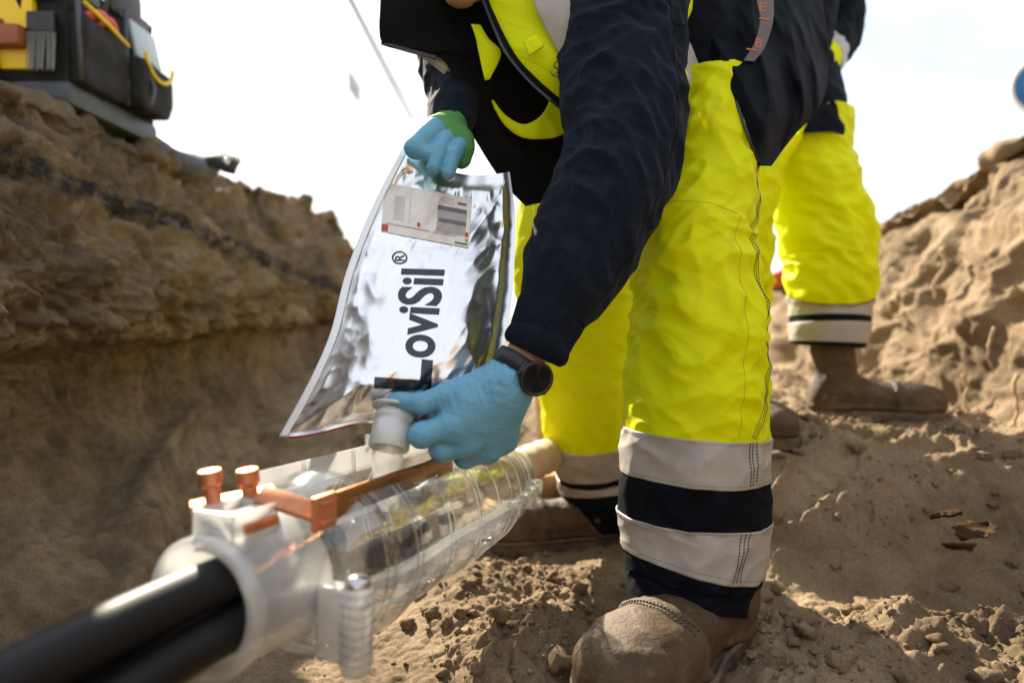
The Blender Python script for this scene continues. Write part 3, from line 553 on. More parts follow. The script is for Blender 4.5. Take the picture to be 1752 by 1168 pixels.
# open trough on top
def quadbox(pts, th, name, m, parent=joint, **k):
    p_ = np.array(pts, float); nn_ = nrm(np.cross(p_[1] - p_[0], p_[3] - p_[0])) * th
    v = np.concatenate([p_, p_ + nn_]); return mk(name, v, [[3, 2, 1, 0], [4, 5, 6, 7], [0, 1, 5, 4], [1, 2, 6, 5], [2, 3, 7, 6], [3, 0, 4, 7]], m, parent, smooth=False, **k)
sg = math.sin(gap) * R_; ug = math.cos(gap) * R_
quadbox([J(0.13, -sg, ug - 0.004), J(0.575, -sg, ug - 0.004), J(0.575, -sg - 0.004, ug + 0.030), J(0.13, -sg - 0.004, ug + 0.024)], 0.002, 'trough_wall', M['frost'])
quadbox([J(0.13, sg, ug - 0.004), J(0.575, sg, ug - 0.004), J(0.575, sg + 0.004, ug + 0.012), J(0.13, sg + 0.004, ug + 0.006)], 0.002, 'trough_wall', M['casing'])
quadbox([J(0.575, -sg, ug - 0.004), J(0.575, sg, ug - 0.004), J(0.575, sg + 0.004, ug + 0.014), J(0.575, -sg - 0.004, ug + 0.030)], 0.002, 'trough_wall', M['casing'])
for t in (0.20, 0.30, 0.40, 0.50): quadbox([J(t, -sg + 0.001, ug - 0.006), J(t + 0.004, -sg + 0.001, ug - 0.006), J(t + 0.004, -sg - 0.001, ug + 0.026), J(t, -sg - 0.001, ug + 0.026)], 0.004, 'wall_rib', M['rib'])
MB().tube([J(0.34, -sg - 0.002, ug + 0.02), J(0.34, -sg - 0.002, ug + 0.042)], 0.004, 10).build('peg', M['rib'], joint)
# frosted slotted housing in front of the copper lug
hs = MB(); hb = P(421, 905, 0.60)
hx, hy, hz = nrm(AXD + 0.0 * SID), SID, UPV
for off, size in (((0.040, -0.022, 0.068), (0.060, 0.003, 0.030)), ((0.040, 0.022, 0.068), (0.060, 0.003, 0.030)), ((0.012, 0.0, 0.068), (0.003, 0.046, 0.030)), ((0.068, 0.0, 0.068), (0.003, 0.046, 0.030)), ((0.040, 0.010, 0.078), (0.054, 0.003, 0.008))):
    hs.box(J(*off), size, (AXD, SID, UPV), 0.0012)
weighted(hs.build('lug_housing', M['frost'], joint))
MB().box(J(0.042, 0.027, 0.068), (0.044, 0.004, 0.010), (AXD, SID, UPV), 0.002).build('copper_insert', M['copper'], joint)
# copper earth bar: long blade, bent lug and two screws (bolted together)
cop = thing('copper_earth_bar', 'long flat copper bar with bent lug and two screws on the clear casing', 'earth bar', P(600, 860, 0.78))
b0, b1 = J(0.090, 0.058, 0.074), J(0.368, 0.058, 0.080); bd = nrm(b1 - b0); bup = nrm(np.array([0, 0, 1.0]) - bd * bd[2]); bs = np.cross(bd, bup)
weighted(MB().box((b0 + b1) / 2, (float(np.linalg.norm(b1 - b0)), 0.004, 0.027), (bd, bs, bup), 0.0012).build('blade', M['bar'], cop))
cd_ = b0 + bs * 0.005
weighted(MB().box(cd_ - bd * 0.004, (0.034, 0.006, 0.034), (bd, bs, bup), 0.002).build('clamp_plate', M['copper'], cop))
for k in (-1, 1): MB().box(cd_ + bup * 0.009 * k + bs * 0.004 - bd * 0.004, (0.020, 0.004, 0.004), (bd, bs, bup), 0.001).build('clamp_lip', M['copper'], cop)
e0, e1 = b0 + np.array([0, 0, -.004]), P(452, 848, 0.660)
ed = nrm(e1 - e0); es = nrm(np.cross(ed, np.array([0.3, -0.5, 0.8]))); eu = np.cross(ed, es)
weighted(MB().box((e0 + e1) / 2, (float(np.linalg.norm(e1 - e0)) + 0.012, 0.022, 0.006), (ed, es, eu), 0.0015).build('bent_lug', M['copper'], cop))
f0, f1 = P(325, 868, 0.665), P(470, 838, 0.70); fd = nrm(f1 - f0); fu = nrm(np.array([0, 0, 1.0]) - fd * fd[2]); fs = np.cross(fd, fu)
weighted(MB().box((f0 + f1) / 2, (float(np.linalg.norm(f1 - f0)), 0.026, 0.008), (fd, fs, fu), 0.0015).build('flat_bar', M['copper'], cop))
for px, py, dd in ((362, 832, 0.668), (426, 830, 0.685)):
    b = P(px, py, dd)
    weighted(MB().lathe(b, fu, [(-0.028, 0), (-0.028, 0.0075), (0.000, 0.0078), (0.003, 0.0108), (0.015, 0.0112), (0.0165, 0.010), (0.0165, 0.0)], 20).build('screw', M['copper'], cop))
    MB().lathe(b, fu, [(-0.030, 0.0), (-0.030, 0.011), (-0.020, 0.011), (-0.020, 0.0)], 6).build('nut', M['copper'], cop)
# the three black cables running out of the near end, and the pale wrapped cable beyond
def cable_path(s0, u0, k, e2=0.16):
    e = A0 - AXD * 0.30 + SID * s0 * 1.9 + UPV * (u0 * 1.5 - 0.035); return hermite([0, .35, .7, 1.0], [e - AXD * 0.3 - UPV * 0.09, e, J(-0.02, s0, u0), J(e2, s0 * 0.9, u0 * 0.9 - 0.004)], np.linspace(0, 1, 40))
CBL = [(0.012, 0.024, 'topmost of the three black cables entering the clear casing'), (0.024, -0.017, 'black cable on the camera side, under the topmost one'), (-0.022, -0.014, 'black cable on the bank side, below the topmost one')]
for s0, u0, lb in CBL:
    q = cable_path(s0, u0, 0, 0.42 if s0 > 0.02 else 0.17); MB().tube(q, 0.0205, 22).build('power_cable', M['cable'], label=lb, cat='cable', group='black cables in the joint', base=q[0])
q = hermite([0, .4, 1], [J(0.66, 0, 0), J(0.80, 0, 0.004), P(1000, 752, 1.75)], np.linspace(0, 1, 30))
wr = thing('wrapped_cable', 'pale wrapped cable leaving the far end of the clear casing', 'cable', q[10])
MB().tube(q, 0.036 + 0.002 * np.sin(np.arange(30) * 1.9), 22).build('sheath', M['sheath'], wr)
for t in (3, 5, 7): MB().lathe(q[t], q[t + 1] - q[t], [(0, 0.036), (0.002, 0.041), (0.012, 0.041), (0.014, 0.036)], 24).build('tape_band', M['frost'], wr)

# ------------------------------------------------------------------ the foil pouch
BL = np.array([(692, 250, 1.00), (640, 350, .985), (592, 470, .955), (566, 570, .93), (536, 640, .915), (478, 747, .90)])
BR = np.array([(872, 294, 1.03), (882, 375, 1.01), (880, 450, .98), (874, 530, .95), (860, 610, .925), (800, 738, .905)])
BT = [0, .2, .42, .6, .76, 1.0]
def bag_uv(u, v):
    l = hermite(BT, BL, v); r = hermite(BT, BR, v); q = l + (r - l) * u[..., None]
    q = q.copy(); q[..., 1] += 24 * np.sin(np.pi * u) * (1 - v) ** 6 - 16 * np.sin(np.pi * np.clip(u * 1.5, 0, 1)) * v ** 10 + 8 * np.sin(u * 9) * v ** 8
    return q
def bag_h(u, v):
    e = np.minimum(np.minimum(u, 1 - u) * 1.0, np.minimum(v * 1.1, (1 - v) * 1.6)); return sstep(0.03, 0.30, e)
def bag_pt(u, v, off=0.0, side=1):
    q = bag_uv(u, v); h = bag_h(u, v); s = side * 3.3
    wr = 0.013 * (ridge(u * 1.7 + s, v * 2.4, 1.7 + s, 1) - 0.5) + 0.0042 * ridge(u * 5.5 + v * 3 + s, v * 5.0 - u * 2, 4.1, 2) + 0.0016 * ridge(u * 11 - v * 7, v * 12 + u * 5, 2.1 + s, 1)
    edge_m = sstep(0.15, 0.0, np.minimum(np.minimum(u, 1 - u), 1 - v))
    calm = 1 - 0.55 * np.exp(-(((u - 0.47) / 0.28) ** 2 + ((v - 0.62) / 0.25) ** 2))
    th = 0.040 * h * (0.45 + 0.75 * sstep(0.0, 0.75, v)) + wr * sstep(0, 0.12, h) * calm + 0.004 * edge_m * ridge(u * 4, v * 9, 2.0, 2) * sstep(0.02, 0.08, np.minimum(u, 1 - u))
    folds_b = 0.010 * sstep(0.72, 0.95, v) * ridge(u * 6 + v * 2, v * 4, 8.0, 2) * h ** 0.3 + 0.012 * sstep(0.3, 0.05, v) * noise3(u * 3.5, v * 4, 6.0)
    dd = q[..., 2] - side * (th + 0.0012 + off) - folds_b
    return P(q[..., 0], q[..., 1], dd)
bag = thing('foil_pouch', 'silver foil resin pouch printed with large dark lettering, held upside down', 'pouch', P(640, 740, 0.9))
uu, vv = np.meshgrid(np.linspace(0, 1, 170), np.linspace(0, 1, 230)); nf = gridf(230, 170)
front = bag_pt(uu, vv, 0, 1).reshape(-1, 3); back = bag_pt(uu, vv, 0, -1).reshape(-1, 3)
mk('foil_skin', np.concatenate([front, back]), np.concatenate([nf[:, ::-1], nf + len(front)]), M['foil'], bag)
u1, v1 = np.meshgrid(np.linspace(-0.004, 0.042, 6), np.linspace(0, 1, 120)); q = bag_uv(np.clip(u1, 0, 1), v1); q[..., 0] += np.minimum(u1, 0) * 300
sq = P(q[..., 0], q[..., 1], q[..., 2] - 0.0035); solid(mk('side_seal', sq.reshape(-1, 3), gridf(120, 6), M['foil_edge'], bag), 0.001)
u1, v1 = np.meshgrid(np.linspace(0.05, 0.40, 40), np.linspace(0.985, 1.004, 4)); q = bag_uv(u1, np.clip(v1, 0, 1)); q[..., 1] += np.maximum(v1 - 1, 0) * 900
solid(mk('red_bottom_print', P(q[..., 0], q[..., 1], q[..., 2] + 0.002).reshape(-1, 3), gridf(4, 40), M['foil_red'], bag), 0.0006)
def px_to_uv(px, py):
    u = np.full(px.shape, .5); v = np.full(px.shape, .5)
    for _ in range(25):
        q = bag_uv(u, v); e = 1e-3; qu = (bag_uv(u + e, v) - q) / e; qv = (bag_uv(u, v + e) - q) / e
        rx_, ry_ = px - q[..., 0], py - q[..., 1]; det = qu[..., 0] * qv[..., 1] - qu[..., 1] * qv[..., 0]; det = np.where(np.abs(det) < 1, 1, det)
        u = np.clip(u + 0.8 * (rx_ * qv[..., 1] - ry_ * qv[..., 0]) / det, 0, 1); v = np.clip(v + 0.8 * (qu[..., 0] * ry_ - qu[..., 1] * rx_) / det, 0, 1)
    return u, v
def on_bag(px, py, off): u, v = px_to_uv(px, py); return bag_pt(u, v, off, 1)
def bag_patch(name, quad, m, off, n=24, parent=bag):
    a, b = np.meshgrid(np.linspace(0, 1, n), np.linspace(0, 1, n)); Q = np.array(quad, float)
    q = (1 - a)[..., None] * (1 - b)[..., None] * Q[0] + a[..., None] * (1 - b)[..., None] * Q[1] + a[..., None] * b[..., None] * Q[2] + (1 - a)[..., None] * b[..., None] * Q[3]
    return mk(name, on_bag(q[..., 0], q[..., 1], off).reshape(-1, 3), gridf(n, n)[:, ::-1], m, parent)
LQ = np.array([(658, 312), (808, 340), (802, 424), (652, 396)], float)
lab = bag_patch('paper_label', LQ, M['paper'], 0.0012, 40)
def lq(a, b): return tuple((1 - a) * (1 - b) * LQ[0] + a * (1 - b) * LQ[1] + a * b * LQ[2] + (1 - a) * b * LQ[3])
def lpatch(name, a0, b0, a1, b1, m, off=0.0018): bag_patch(name, [lq(a0, b0), lq(a1, b0), lq(a1, b1), lq(a0, b1)], m, off, 14, lab)
lpatch('label_photo', .62, .30, .95, .78, M['pgrey']); lpatch('label_strip', .62, .25, .95, .34, M['pdark'], 0.0022); lpatch('label_strip', .64, .50, .95, .58, M['pdark'], 0.0022)
lpatch('label_photo', .13, .22, .24, .70, M['ppale']); lpatch('label_frame', .30, .12, .31, .72, M['ppale']); lpatch('label_text_line', .05, .80, .55, .825, M['pgrey']); lpatch('label_text_line', .60, .80, .84, .825, M['pgrey'])
for k in range(3): lpatch('label_text_line', .62, .08 + .05 * k, .80, .10 + .05 * k, M['ppale'])
lpatch('label_text_line', .84, .12, .94, .17, M['pdark']); lpatch('label_mark', .0, .84, .075, .98, M['pred']); lpatch('label_mark', .40, .68, .435, .76, M['pred']); lpatch('label_mark', .945, .70, .985, .79, M['pred']); lpatch('label_mark', .95, .83, .985, .89, M['pgreen']); lpatch('label_text_line', .84, .92, .98, .96, M['pdark'])
def text_verts(s, bold=0.02):
    cu = bpy.data.curves.new('t', 'FONT'); cu.body = s; cu.size = 1; cu.offset = bold; cu.resolution_u = 6
    o = bpy.data.objects.new('t', cu); COL.objects.link(o); dg = bpy.context.evaluated_depsgraph_get(); me = bpy.data.meshes.new_from_object(o.evaluated_get(dg))
    bm = bmesh.new(); bm.from_mesh(me); bpy.data.objects.remove(o); bpy.data.curves.remove(cu); bpy.data.meshes.remove(me)
    xs_ = [v.co.x for v in bm.verts]; ys_ = [v.co.y for v in bm.verts]; x0, x1, y0, y1 = min(xs_), max(xs_), min(ys_), max(ys_)
    for k in range(1, 70): bmesh.ops.bisect_plane(bm, geom=bm.verts[:] + bm.edges[:] + bm.faces[:], plane_co=(x0 + (x1 - x0) * k / 70, 0, 0), plane_no=(1, 0, 0))
    for k in range(1, 24): bmesh.ops.bisect_plane(bm, geom=bm.verts[:] + bm.edges[:] + bm.faces[:], plane_co=(0, y0 + (y1 - y0) * k / 24, 0), plane_no=(0, 1, 0))
    bm.verts.index_update(); v = np.array([q.co[:2] for q in bm.verts]); f = [[q.index for q in fc.verts] for fc in bm.faces]; bm.free()
    return (v[:, 0] - x0) / (x1 - x0), (v[:, 1] - y0) / (y1 - y0), f
def bag_text(s, quad, bold):
    a, b, f = text_verts(s, bold); Q = np.array(quad, float)      # quad: start-baseline, end-baseline, end-top, start-top
    q = ((1 - a) * (1 - b))[:, None] * Q[0] + (a * (1 - b))[:, None] * Q[1] + (a * b)[:, None] * Q[2] + ((1 - a) * b)[:, None] * Q[3]
    mk('printed_lettering', on_bag(q[:, 0], q[:, 1], 0.0009), [g[::-1] for g in f], M['ink'], bag)
bag_text('L', [(737, 669), (741, 616), (644, 606), (639, 664)], 0.03)
bag_text('oviSil', [(742, 613), (762, 461), (686, 459), (668, 607)], 0.024)
bag_text('R', [(691, 446), (692, 435), (676, 435), (675, 446)], 0.01)
th = np.linspace(0, 2 * np.pi, 40); rr, tt2 = np.meshgrid([0.80, 1.0], th, indexing='ij')
mk('printed_ring', on_bag(683.5 + 13.5 * rr * np.cos(tt2), 440.5 + 11 * rr * np.sin(tt2), 0.0009).reshape(-1, 3), gridf(2, 40, True), M['ink'], bag)
# milky spout and the resin running out of it
sp0 = P(676, 708, 0.868); spd = nrm(np.array([-0.12, -0.42, -0.9]))
spout = MB().lathe(sp0, spd, [(-0.022, 0.020), (-0.004, 0.0215), (0.0, 0.0245), (0.006, 0.0250), (0.009, 0.0235), (0.012, 0.0235), (0.014, 0.0255), (0.044, 0.0255), (0.046, 0.0242), (0.044, 0.0228), (0.0, 0.0205), (-0.02, 0.017)], 40).build('spout', M['spout'], bag)
MB().lathe(sp0, spd, [(-0.010, 0.020), (-0.010, 0.031), (-0.006, 0.031), (-0.006, 0.020)], 40).build('spout_flange', M['spout'], spout)
r0 = sp0 + spd * 0.034 + np.array([-0.002, 0.002, 0]); rp = np.array([r0, r0 + np.array([-.001, -.003, -.020]), r0 + np.array([-.002, -.004, -.050]), r0 + np.array([-.002, -.004, -.085])])
rp = hermite([0, .3, .6, 1], rp, np.linspace(0, 1, 14)); MB().tube(rp, np.linspace(0.0215, 0.016, 14), 20).build('poured_resin', M['resin'], label='pale resin stream running from the milky pouch spout into the casing', cat='resin', base=rp[-1])

# ------------------------------------------------------------------ clothes and people
def sheet(name, rows, m, parent, thick=0.003, nu=60, nv=60, amp=0.004, fr=14.0, seed=0.0, **k):
    """hanging cloth; rows (xl, yl, dl, xr, yr, dr, bulge m towards the camera)"""
    r = np.array(rows, float); tk = np.linspace(0, 1, len(r)); R2 = hermite(tk, r, np.linspace(0, 1, nv)); u = np.linspace(0, 1, nu)
    q = R2[:, None, 0:3] * (1 - u)[None, :, None] + R2[:, None, 3:6] * u[None, :, None]
    q[..., 2] -= R2[:, 6][:, None] * np.sin(np.pi * u)[None]
    p_ = P(q[..., 0], q[..., 1], q[..., 2]); a = amp * (ridge(p_[..., 0] * fr * 0.6 + seed, p_[..., 1] * fr * 0.4, p_[..., 2] * fr * 0.35 + p_[..., 0] * fr * 0.3, 2) - 0.6)
    q[..., 2] -= a; p_ = P(q[..., 0], q[..., 1], q[..., 2]); o = mk(name, p_.reshape(-1, 3), gridf(nv, nu)[:, ::-1], m, parent, **k)
    return solid(o, thick)
def strip_on(L_, path, w, off, m, name, parent, n=60):
    """flat strip on a loft along (theta, v) points"""
    pa = np.array(path, float); t = np.linspace(0, 1, n); q = hermite(np.linspace(0, 1, len(pa)), pa, t)
    a = L_(q[:, 0], q[:, 1], off); T = nrm(np.gradient(a, axis=0)); N = nrm(L_(q[:, 0], q[:, 1], off + 0.01) - a); S = np.cross(T, N) * w / 2
    return mk(name, np.stack([a - S, a + S], 1).reshape(-1, 3), gridf(n, 2), m, parent)
def stitches(L_, paths, m, name, parent, step=0.0045, r=0.00045, off=0.0006):
    mb = MB()
    for path in paths:
        pa = np.array(path, float); q = hermite(np.linspace(0, 1, len(pa)), pa, np.linspace(0, 1, 400)); a = L_(q[:, 0], q[:, 1], off)
        s = np.concatenate([[0], np.cumsum(np.linalg.norm(np.diff(a, axis=0), axis=1))]); n = int(s[-1] / step)
        for k in range(n):
            e = [np.array([np.interp(step * (k + f), s, a[:, j]) for j in range(3)]) for f in (0.0, 0.62)]
            mb.tube(e, r, 4, False)
    o = mb.build(name, m, parent); o['kind'] = 'stuff'; return o
# boots: toe along +x, sole at z = 0
def boot_fn(shaft):
    def f(p):
        d = ell(p, (0.222, 0, 0.050), (0.076, 0.056, 0.047)); d = smin(d, cone(p, (0.20, 0, 0.050), (0.07, 0, 0.066), 0.042, 0.047), 0.03)
        d = smin(d, ell(p, (0.02, 0, 0.05), (0.052, 0.042, 0.055)), 0.04); d = smin(d, cone(p, (0.035, 0, 0.09), (0.02, 0, shaft), 0.047, 0.050 if shaft < 0.2 else 0.060), 0.04)
        d = d + 0.0028 * ridge(p[:, 0] * 9 + p[:, 2] * 22, p[:, 1] * 5, p[:, 2] * 16, 2) * sstep(0.08, 0.15, p[:, 2]) + 0.0034 * ridge(p[:, 0] * 26 + p[:, 2] * 10, p[:, 1] * 6, p[:, 2] * 6, 1) * np.exp(-((p[:, 0] - 0.125) / 0.035) ** 2) * sstep(0.06, 0.09, p[:, 2]) - 0.0018 * fbm(p[:, 0] * 25, p[:, 1] * 25, p[:, 2] * 25, 3)
        d = d - 0.0050 * sstep(0.012, 0.0, np.abs(p[:, 0] - 0.185 + 0.25 * (p[:, 2] - 0.05) + 6.0 * p[:, 1] ** 2)) * sstep(0.14, 0.09, p[:, 2]) - 0.004 * sstep(0.012, 0.0, np.abs(p[:, 2] - 0.034)) - 0.0028 * sstep(.1, .6, fbm(p[:, 0] * 22, p[:, 1] * 22, p[:, 2] * 22, 3))   # toe-cap seam
        return np.maximum(np.maximum(d, 0.016 - p[:, 2]), p[:, 2] - shaft)
    return f
def sole_fn(p):
    q = p.copy(); q[:, 2] = 0; d = cone(q, (0.235, 0.004, 0), (0.17, 0, 0), 0.058, 0.056); d = smin(d, cone(q, (0.17, 0, 0), (0.02, 0, 0), 0.05, 0.045), 0.02)
    tread = 0.004 * (np.sin(p[:, 0] * 150) > 0.1) * (p[:, 2] < 0.010)
    return np.maximum(d + tread + 0.001 * noise3(p[:, 0] * 50, p[:, 1] * 50, p[:, 2] * 50), np.abs(p[:, 2] - 0.014) - 0.014)
BV = {s: nets(boot_fn(s), (-0.07, -0.09, -0.01), (0.32, 0.09, s + 0.02), 0.0042) for s in (0.17, 0.26)}
SV = nets(sole_fn, (-0.06, -0.085, -0.01), (0.32, 0.085, 0.04), 0.0042)
BT_FN = boot_fn(0.17)
def seam_line(xs_, ys_):
    q = np.stack([xs_, ys_, np.full(len(xs_), .16)], 1)
    for _ in range(60): q[:, 2] -= np.clip(BT_FN(q) * .8, -.01, .01)
    return q
yy_ = np.linspace(-.044, .044, 46); TOE = [seam_line(k - 6.0 * yy_ ** 2, yy_) for k in (.190, .182)]
an_ = np.linspace(0, 2 * np.pi, 90, endpoint=False); WELT = np.stack([.125 + .05 * np.cos(an_), .02 * np.sin(an_), np.full(90, .0)], 1); dr_ = np.stack([np.cos(an_), np.sin(an_) * .55, 0 * an_], 1); dr_ = nrm(dr_)
for _ in range(80):
    q_ = WELT.copy(); q_[:, 2] = .014; WELT -= dr_ * np.clip(sole_fn(q_) * .7, -.01, .01)[:, None]
WELT[:, 2] = .030
def boot(parent, pos, yaw, shaft=0.17, pitch=0.0, scale=1.0, wide=1.0):
    scale = scale * np.array([1.0, wide, 1.0])
    c, s = math.cos(yaw), math.sin(yaw); cp, sp_ = math.cos(pitch), math.sin(pitch)
    R1 = np.array([[c, -s, 0], [s, c, 0], [0, 0, 1]]) @ np.array([[cp, 0, -sp_], [0, 1, 0], [sp_, 0, cp]])
    o = mk('boot', BV[shaft][0] * scale @ R1.T + pos, BV[shaft][1], M['boot'], parent); mk('sole', SV[0] * scale @ R1.T + pos, SV[1], M['sole'], o)
    if shaft < .2:
        mb = MB()
        for ln in TOE:
            w = (ln + np.array([0, 0, .0012])) * scale @ R1.T + pos
            for k in range(0, len(w) - 1, 2): mb.tube([w[k], w[k + 1]], .0011, 5)
        mb.build('toe_stitching', M['stitch'], o)['kind'] = 'stuff'
        w = np.concatenate([WELT, WELT[:2]]) * scale @ R1.T + pos; MB().tube(w, .0042, 8).build('welt', M['sole'], o)
    return o
def bodymesh(prims, lo, hi, res, k=0.035):
    def f(p):
        d = None
        for a in prims:
            e = cone(p, *a[1:]) if a[0] == 'c' else ell(p, *a[1:])
            d = e if d is None else smin(d, e, k)
        return d
    return nets(f, lo, hi, res)

# ---- person bending over the joint
p1 = thing('person', 'person in yellow trousers and navy sleeves bending to pour the foil pouch', 'person', P(1120, 1150, 1.15))
nearC = [(1204, 165, 1.13, 92, .10), (1208, 240, 1.115, 86, .10), (1204, 320, 1.10, 88, .098), (1185, 420, 1.075, 97, .098), (1194, 520, 1.055, 104, .10), (1190, 640, 1.05, 114, .105), (1187, 735, 1.05, 119, .105), (1186, 810, 1.05, 121, .105), (1187, 885, 1.055, 122, .105), (1184, 950, 1.05, 112, .10), (1180, 985, 1.05, 106, .097), (1175, 1030, 1.042, 102, .095)]
nearL = Loft(nearC, folds([(0, .006), (.12, .012), (.25, .009), (.40, .013), (.52, .010), (.66, .006), (.74, .006), (.80, .006), (.86, .004), (.94, .007), (1, .003)], 1.1, 15, 2.6, .007, 2.0))
farC = [(1110, 210, 1.25, 105, .11), (1030, 300, 1.30, 112, .11), (990, 400, 1.36, 106, .11), (985, 480, 1.40, 104, .11), (998, 570, 1.45, 94, .11), (1008, 680, 1.49, 82, .105), (1018, 765, 1.53, 74, .10), (1025, 815, 1.55, 68, .095), (1030, 848, 1.55, 70, .09), (1034, 890, 1.555, 60, .08)]
farL = Loft(farC, folds([(0, .004), (.3, .007), (.6, .009), (.75, .009), (.85, .005), (1, .008)], 1.2, 13, 2.0, .008, 9.0))
def join(*ms):
    v, f, n_ = [], [], 0
    for a, b in ms: v.append(a); f.append(b + n_); n_ += len(a)
    return np.concatenate(v), np.concatenate(f)
hipL = Loft([(1215, 150, 1.16, 88, .13), (1190, 230, 1.18, 100, .15), (1150, 300, 1.20, 80, .12)], None)
def vy(L_, C_, y): return float(np.interp(y, [c[1] for c in C_], L_.t))
V = lambda y: vy(nearL, nearC, y)
tr = mk('trousers', *join(nearL.mesh(0, V(770), 260, 220), farL.mesh(0, .80, 140, 120)), M['yellow'], p1)
mk('navy_leg_end', *nearL.mesh(V(765), 1.0, 130, 220, 0.0006), M['navy'], tr); mk('navy_leg_end', *farL.mesh(.79, 1.0, 60, 120, 0.0006), M['navy'], tr)
mk('reflective_band', *nearL.mesh(V(738), V(808), 44, 220, .0022, .0030, skew=.006), M['reflect'], tr); mk('reflective_band', *nearL.mesh(V(874), V(955), 44, 220, .0022, .0030, skew=.010), M['reflect'], tr)
mk('reflective_band', *farL.mesh(.765, .845, 30, 120, .0025, .003), M['reflect'], tr); mk('reflective_band', *farL.mesh(.872, .918, 30, 120, .0025, .003, skew=.006), M['reflect'], tr)
seam = [(0.62, .10), (0.50, .22), (0.72, .34), (0.60, .44), (0.50, .52), (0.78, V(690)), (1.02, V(738))]
def shift(p_, a): return [(x + a, y) for x, y in p_]
stitches(nearL, [shift(seam, a) for a in (-.045, 0, .045)], M['stitch'], 'seam_stitching', tr, .0048, .0006)
stitches(nearL, [[(1.02 + a, V(741)), (1.02 + a, V(808))] for a in (-.07, 0, .05)], M['stitch'], 'seam_stitching', tr, .0048, .0007, .003)
stitches(nearL, [[(1.16 + a, V(880)), (1.22 + a, V(957))] for a in (-.06, 0, .06)], M['stitch'], 'seam_stitching', tr, .0048, .0007, .003)
def ringp(v, sk): return [(t, v + sk * math.cos(t)) for t in np.linspace(-.6, 3.6, 12)]
stitches(nearL, [ringp(V(743), .006), ringp(V(803), .006), ringp(V(880), .010), ringp(V(949), .010)], M['stitch_g'], 'band_stitching', tr, .0055, .0004, .0026)
stitches(nearL, [[(2.5, .30), (2.0, .298), (1.45, .296), (1.1, .296)], [(1.1, .296), (1.12, .40), (1.15, .52), (1.25, V(735))]], M['stitch_y'], 'pocket_stitching', tr, .0045, .0006)
# boots
boot(p1, np.array([0.336, 1.078, -0.012]), math.radians(-131), .17, 0, 1.20, 1.14)
boot(p1, np.array([0.245, 1.515, -0.012]), math.radians(188), .17, 0, 1.08)
# near arm in the navy sweatshirt
armC = [(1072, -120, 1.03, 100, .085), (1067, 0, 1.0, 101, .078), (1066, 90, .98, 100, .075), (1067, 180, .955, 97, .072), (1066, 260, .935, 92, .070), (1036, 350, .92, 88, .066), (997, 430, .91, 84, .062), (962, 500, .90, 73, .056), (944, 535, .895, 60, .046)]
armL = Loft(armC, folds([(0, .006), (.25, .009), (.45, .011), (.6, .012), (.75, .009), (.92, .007), (1, .001)], 1.0, 17, 3.2, .006, 5.0))
sh = mk('sweatshirt_sleeve', *armL.mesh(0, 1, 260, 200), M['fleece'], p1)
cuffC = [(949, 522, .897, 60, .046), (938, 548, .891, 60, .047), (925, 577, .885, 56, .044), (912, 603, .879, 52, .041), (911, 605, .879, 49, .038)]
cuffL = Loft(cuffC, lambda th, v, L: 0.0009 * np.sin(th * 64) + 0.0015 * noise3(np.cos(th) * 2, np.sin(th) * 2, v * 3))
mk('ribbed_cuff', *cuffL.mesh(0, 1, 50, 512), M['fleece'], sh)
stitches(armL, [[(1.0, .0), (1.0, .2), (.85, .36), (.72, .55), (.75, .75), (.7, .95)], [(.95, .33), (.5, .325), (.0, .32)]], M['navy'], 'sleeve_seam', sh, .0045, .0008, .0004)
# far arm holding the top of the pouch
rarmL = Loft([(830, -60, 1.24, 70, .07), (795, 40, 1.21, 64, .062), (778, 110, 1.17, 57, .056), (782, 165, 1.12, 46, .048), (772, 205, 1.075, 38, .040), (766, 224, 1.055, 33, .035)], folds([(0, .006), (.5, .008), (1, .003)], 1.1, 16, 2.4, .004, 7.0))
mk('sweatshirt_sleeve', *rarmL.mesh(0, 1, 120, 110), M['fleece'], p1)
# torso of the sweatshirt
torL = Loft([(1222, 205, 1.17, 78, .10), (1205, 150, 1.165, 92, .115), (1165, 60, 1.17, 110, .125), (1080, -60, 1.18, 130, .12), (960, -150, 1.18, 150, .12), (860, -175, 1.17, 90, .09)], folds([(0, .006), (1, .005)], 1.0, 14, 2, .006, 3.0))
mk('sweatshirt_body', *torL.mesh(0, 1, 90, 120), M['navy'], p1)
# open jacket: dark inside of the far front panel
jk = sheet('jacket_panel', [(650, -70, 1.03, 990, -70, 1.13, .0), (651, 0, 1.03, 990, 0, 1.14, .02), (653, 72, 1.035, 990, 60, 1.15, .02), (700, 86, 1.045, 990, 85, 1.15, .02), (756, 102, 1.06, 990, 110, 1.15, .015), (780, 145, 1.07, 990, 150, 1.15, .01), (788, 192, 1.075, 990, 195, 1.16, .01), (824, 256, 1.09, 990, 255, 1.16, .01), (862, 312, 1.10, 990, 305, 1.17, 0), (900, 352, 1.11, 985, 335, 1.17, 0)], M['black'], p1, .004, 90, 110, .006, 10, 2.0, label='black lining of the open jacket front hanging down')
def zip_row(pts, n, m, name, parent, r=.0024, gapr=.0042):
    a = np.array(pts, float); t = np.linspace(0, 1, n); q = hermite(np.linspace(0, 1, len(a)), a, t); w = P(q[:, 0], q[:, 1], q[:, 2]); T = nrm(np.gradient(w, axis=0)); mb = MB()
    for k in range(n): mb.box(w[k], (gapr * .55, r * 2, r * 2.2), (T[k], nrm(np.cross(T[k], [0, 1, 0])), [0, 1, 0]), 0)
    return mb.build(name, m, parent, smooth=False)
zip_row([(654, 74, 1.032), (700, 87, 1.042), (745, 99, 1.052)], 30, M['gun'], 'zip_teeth', jk)
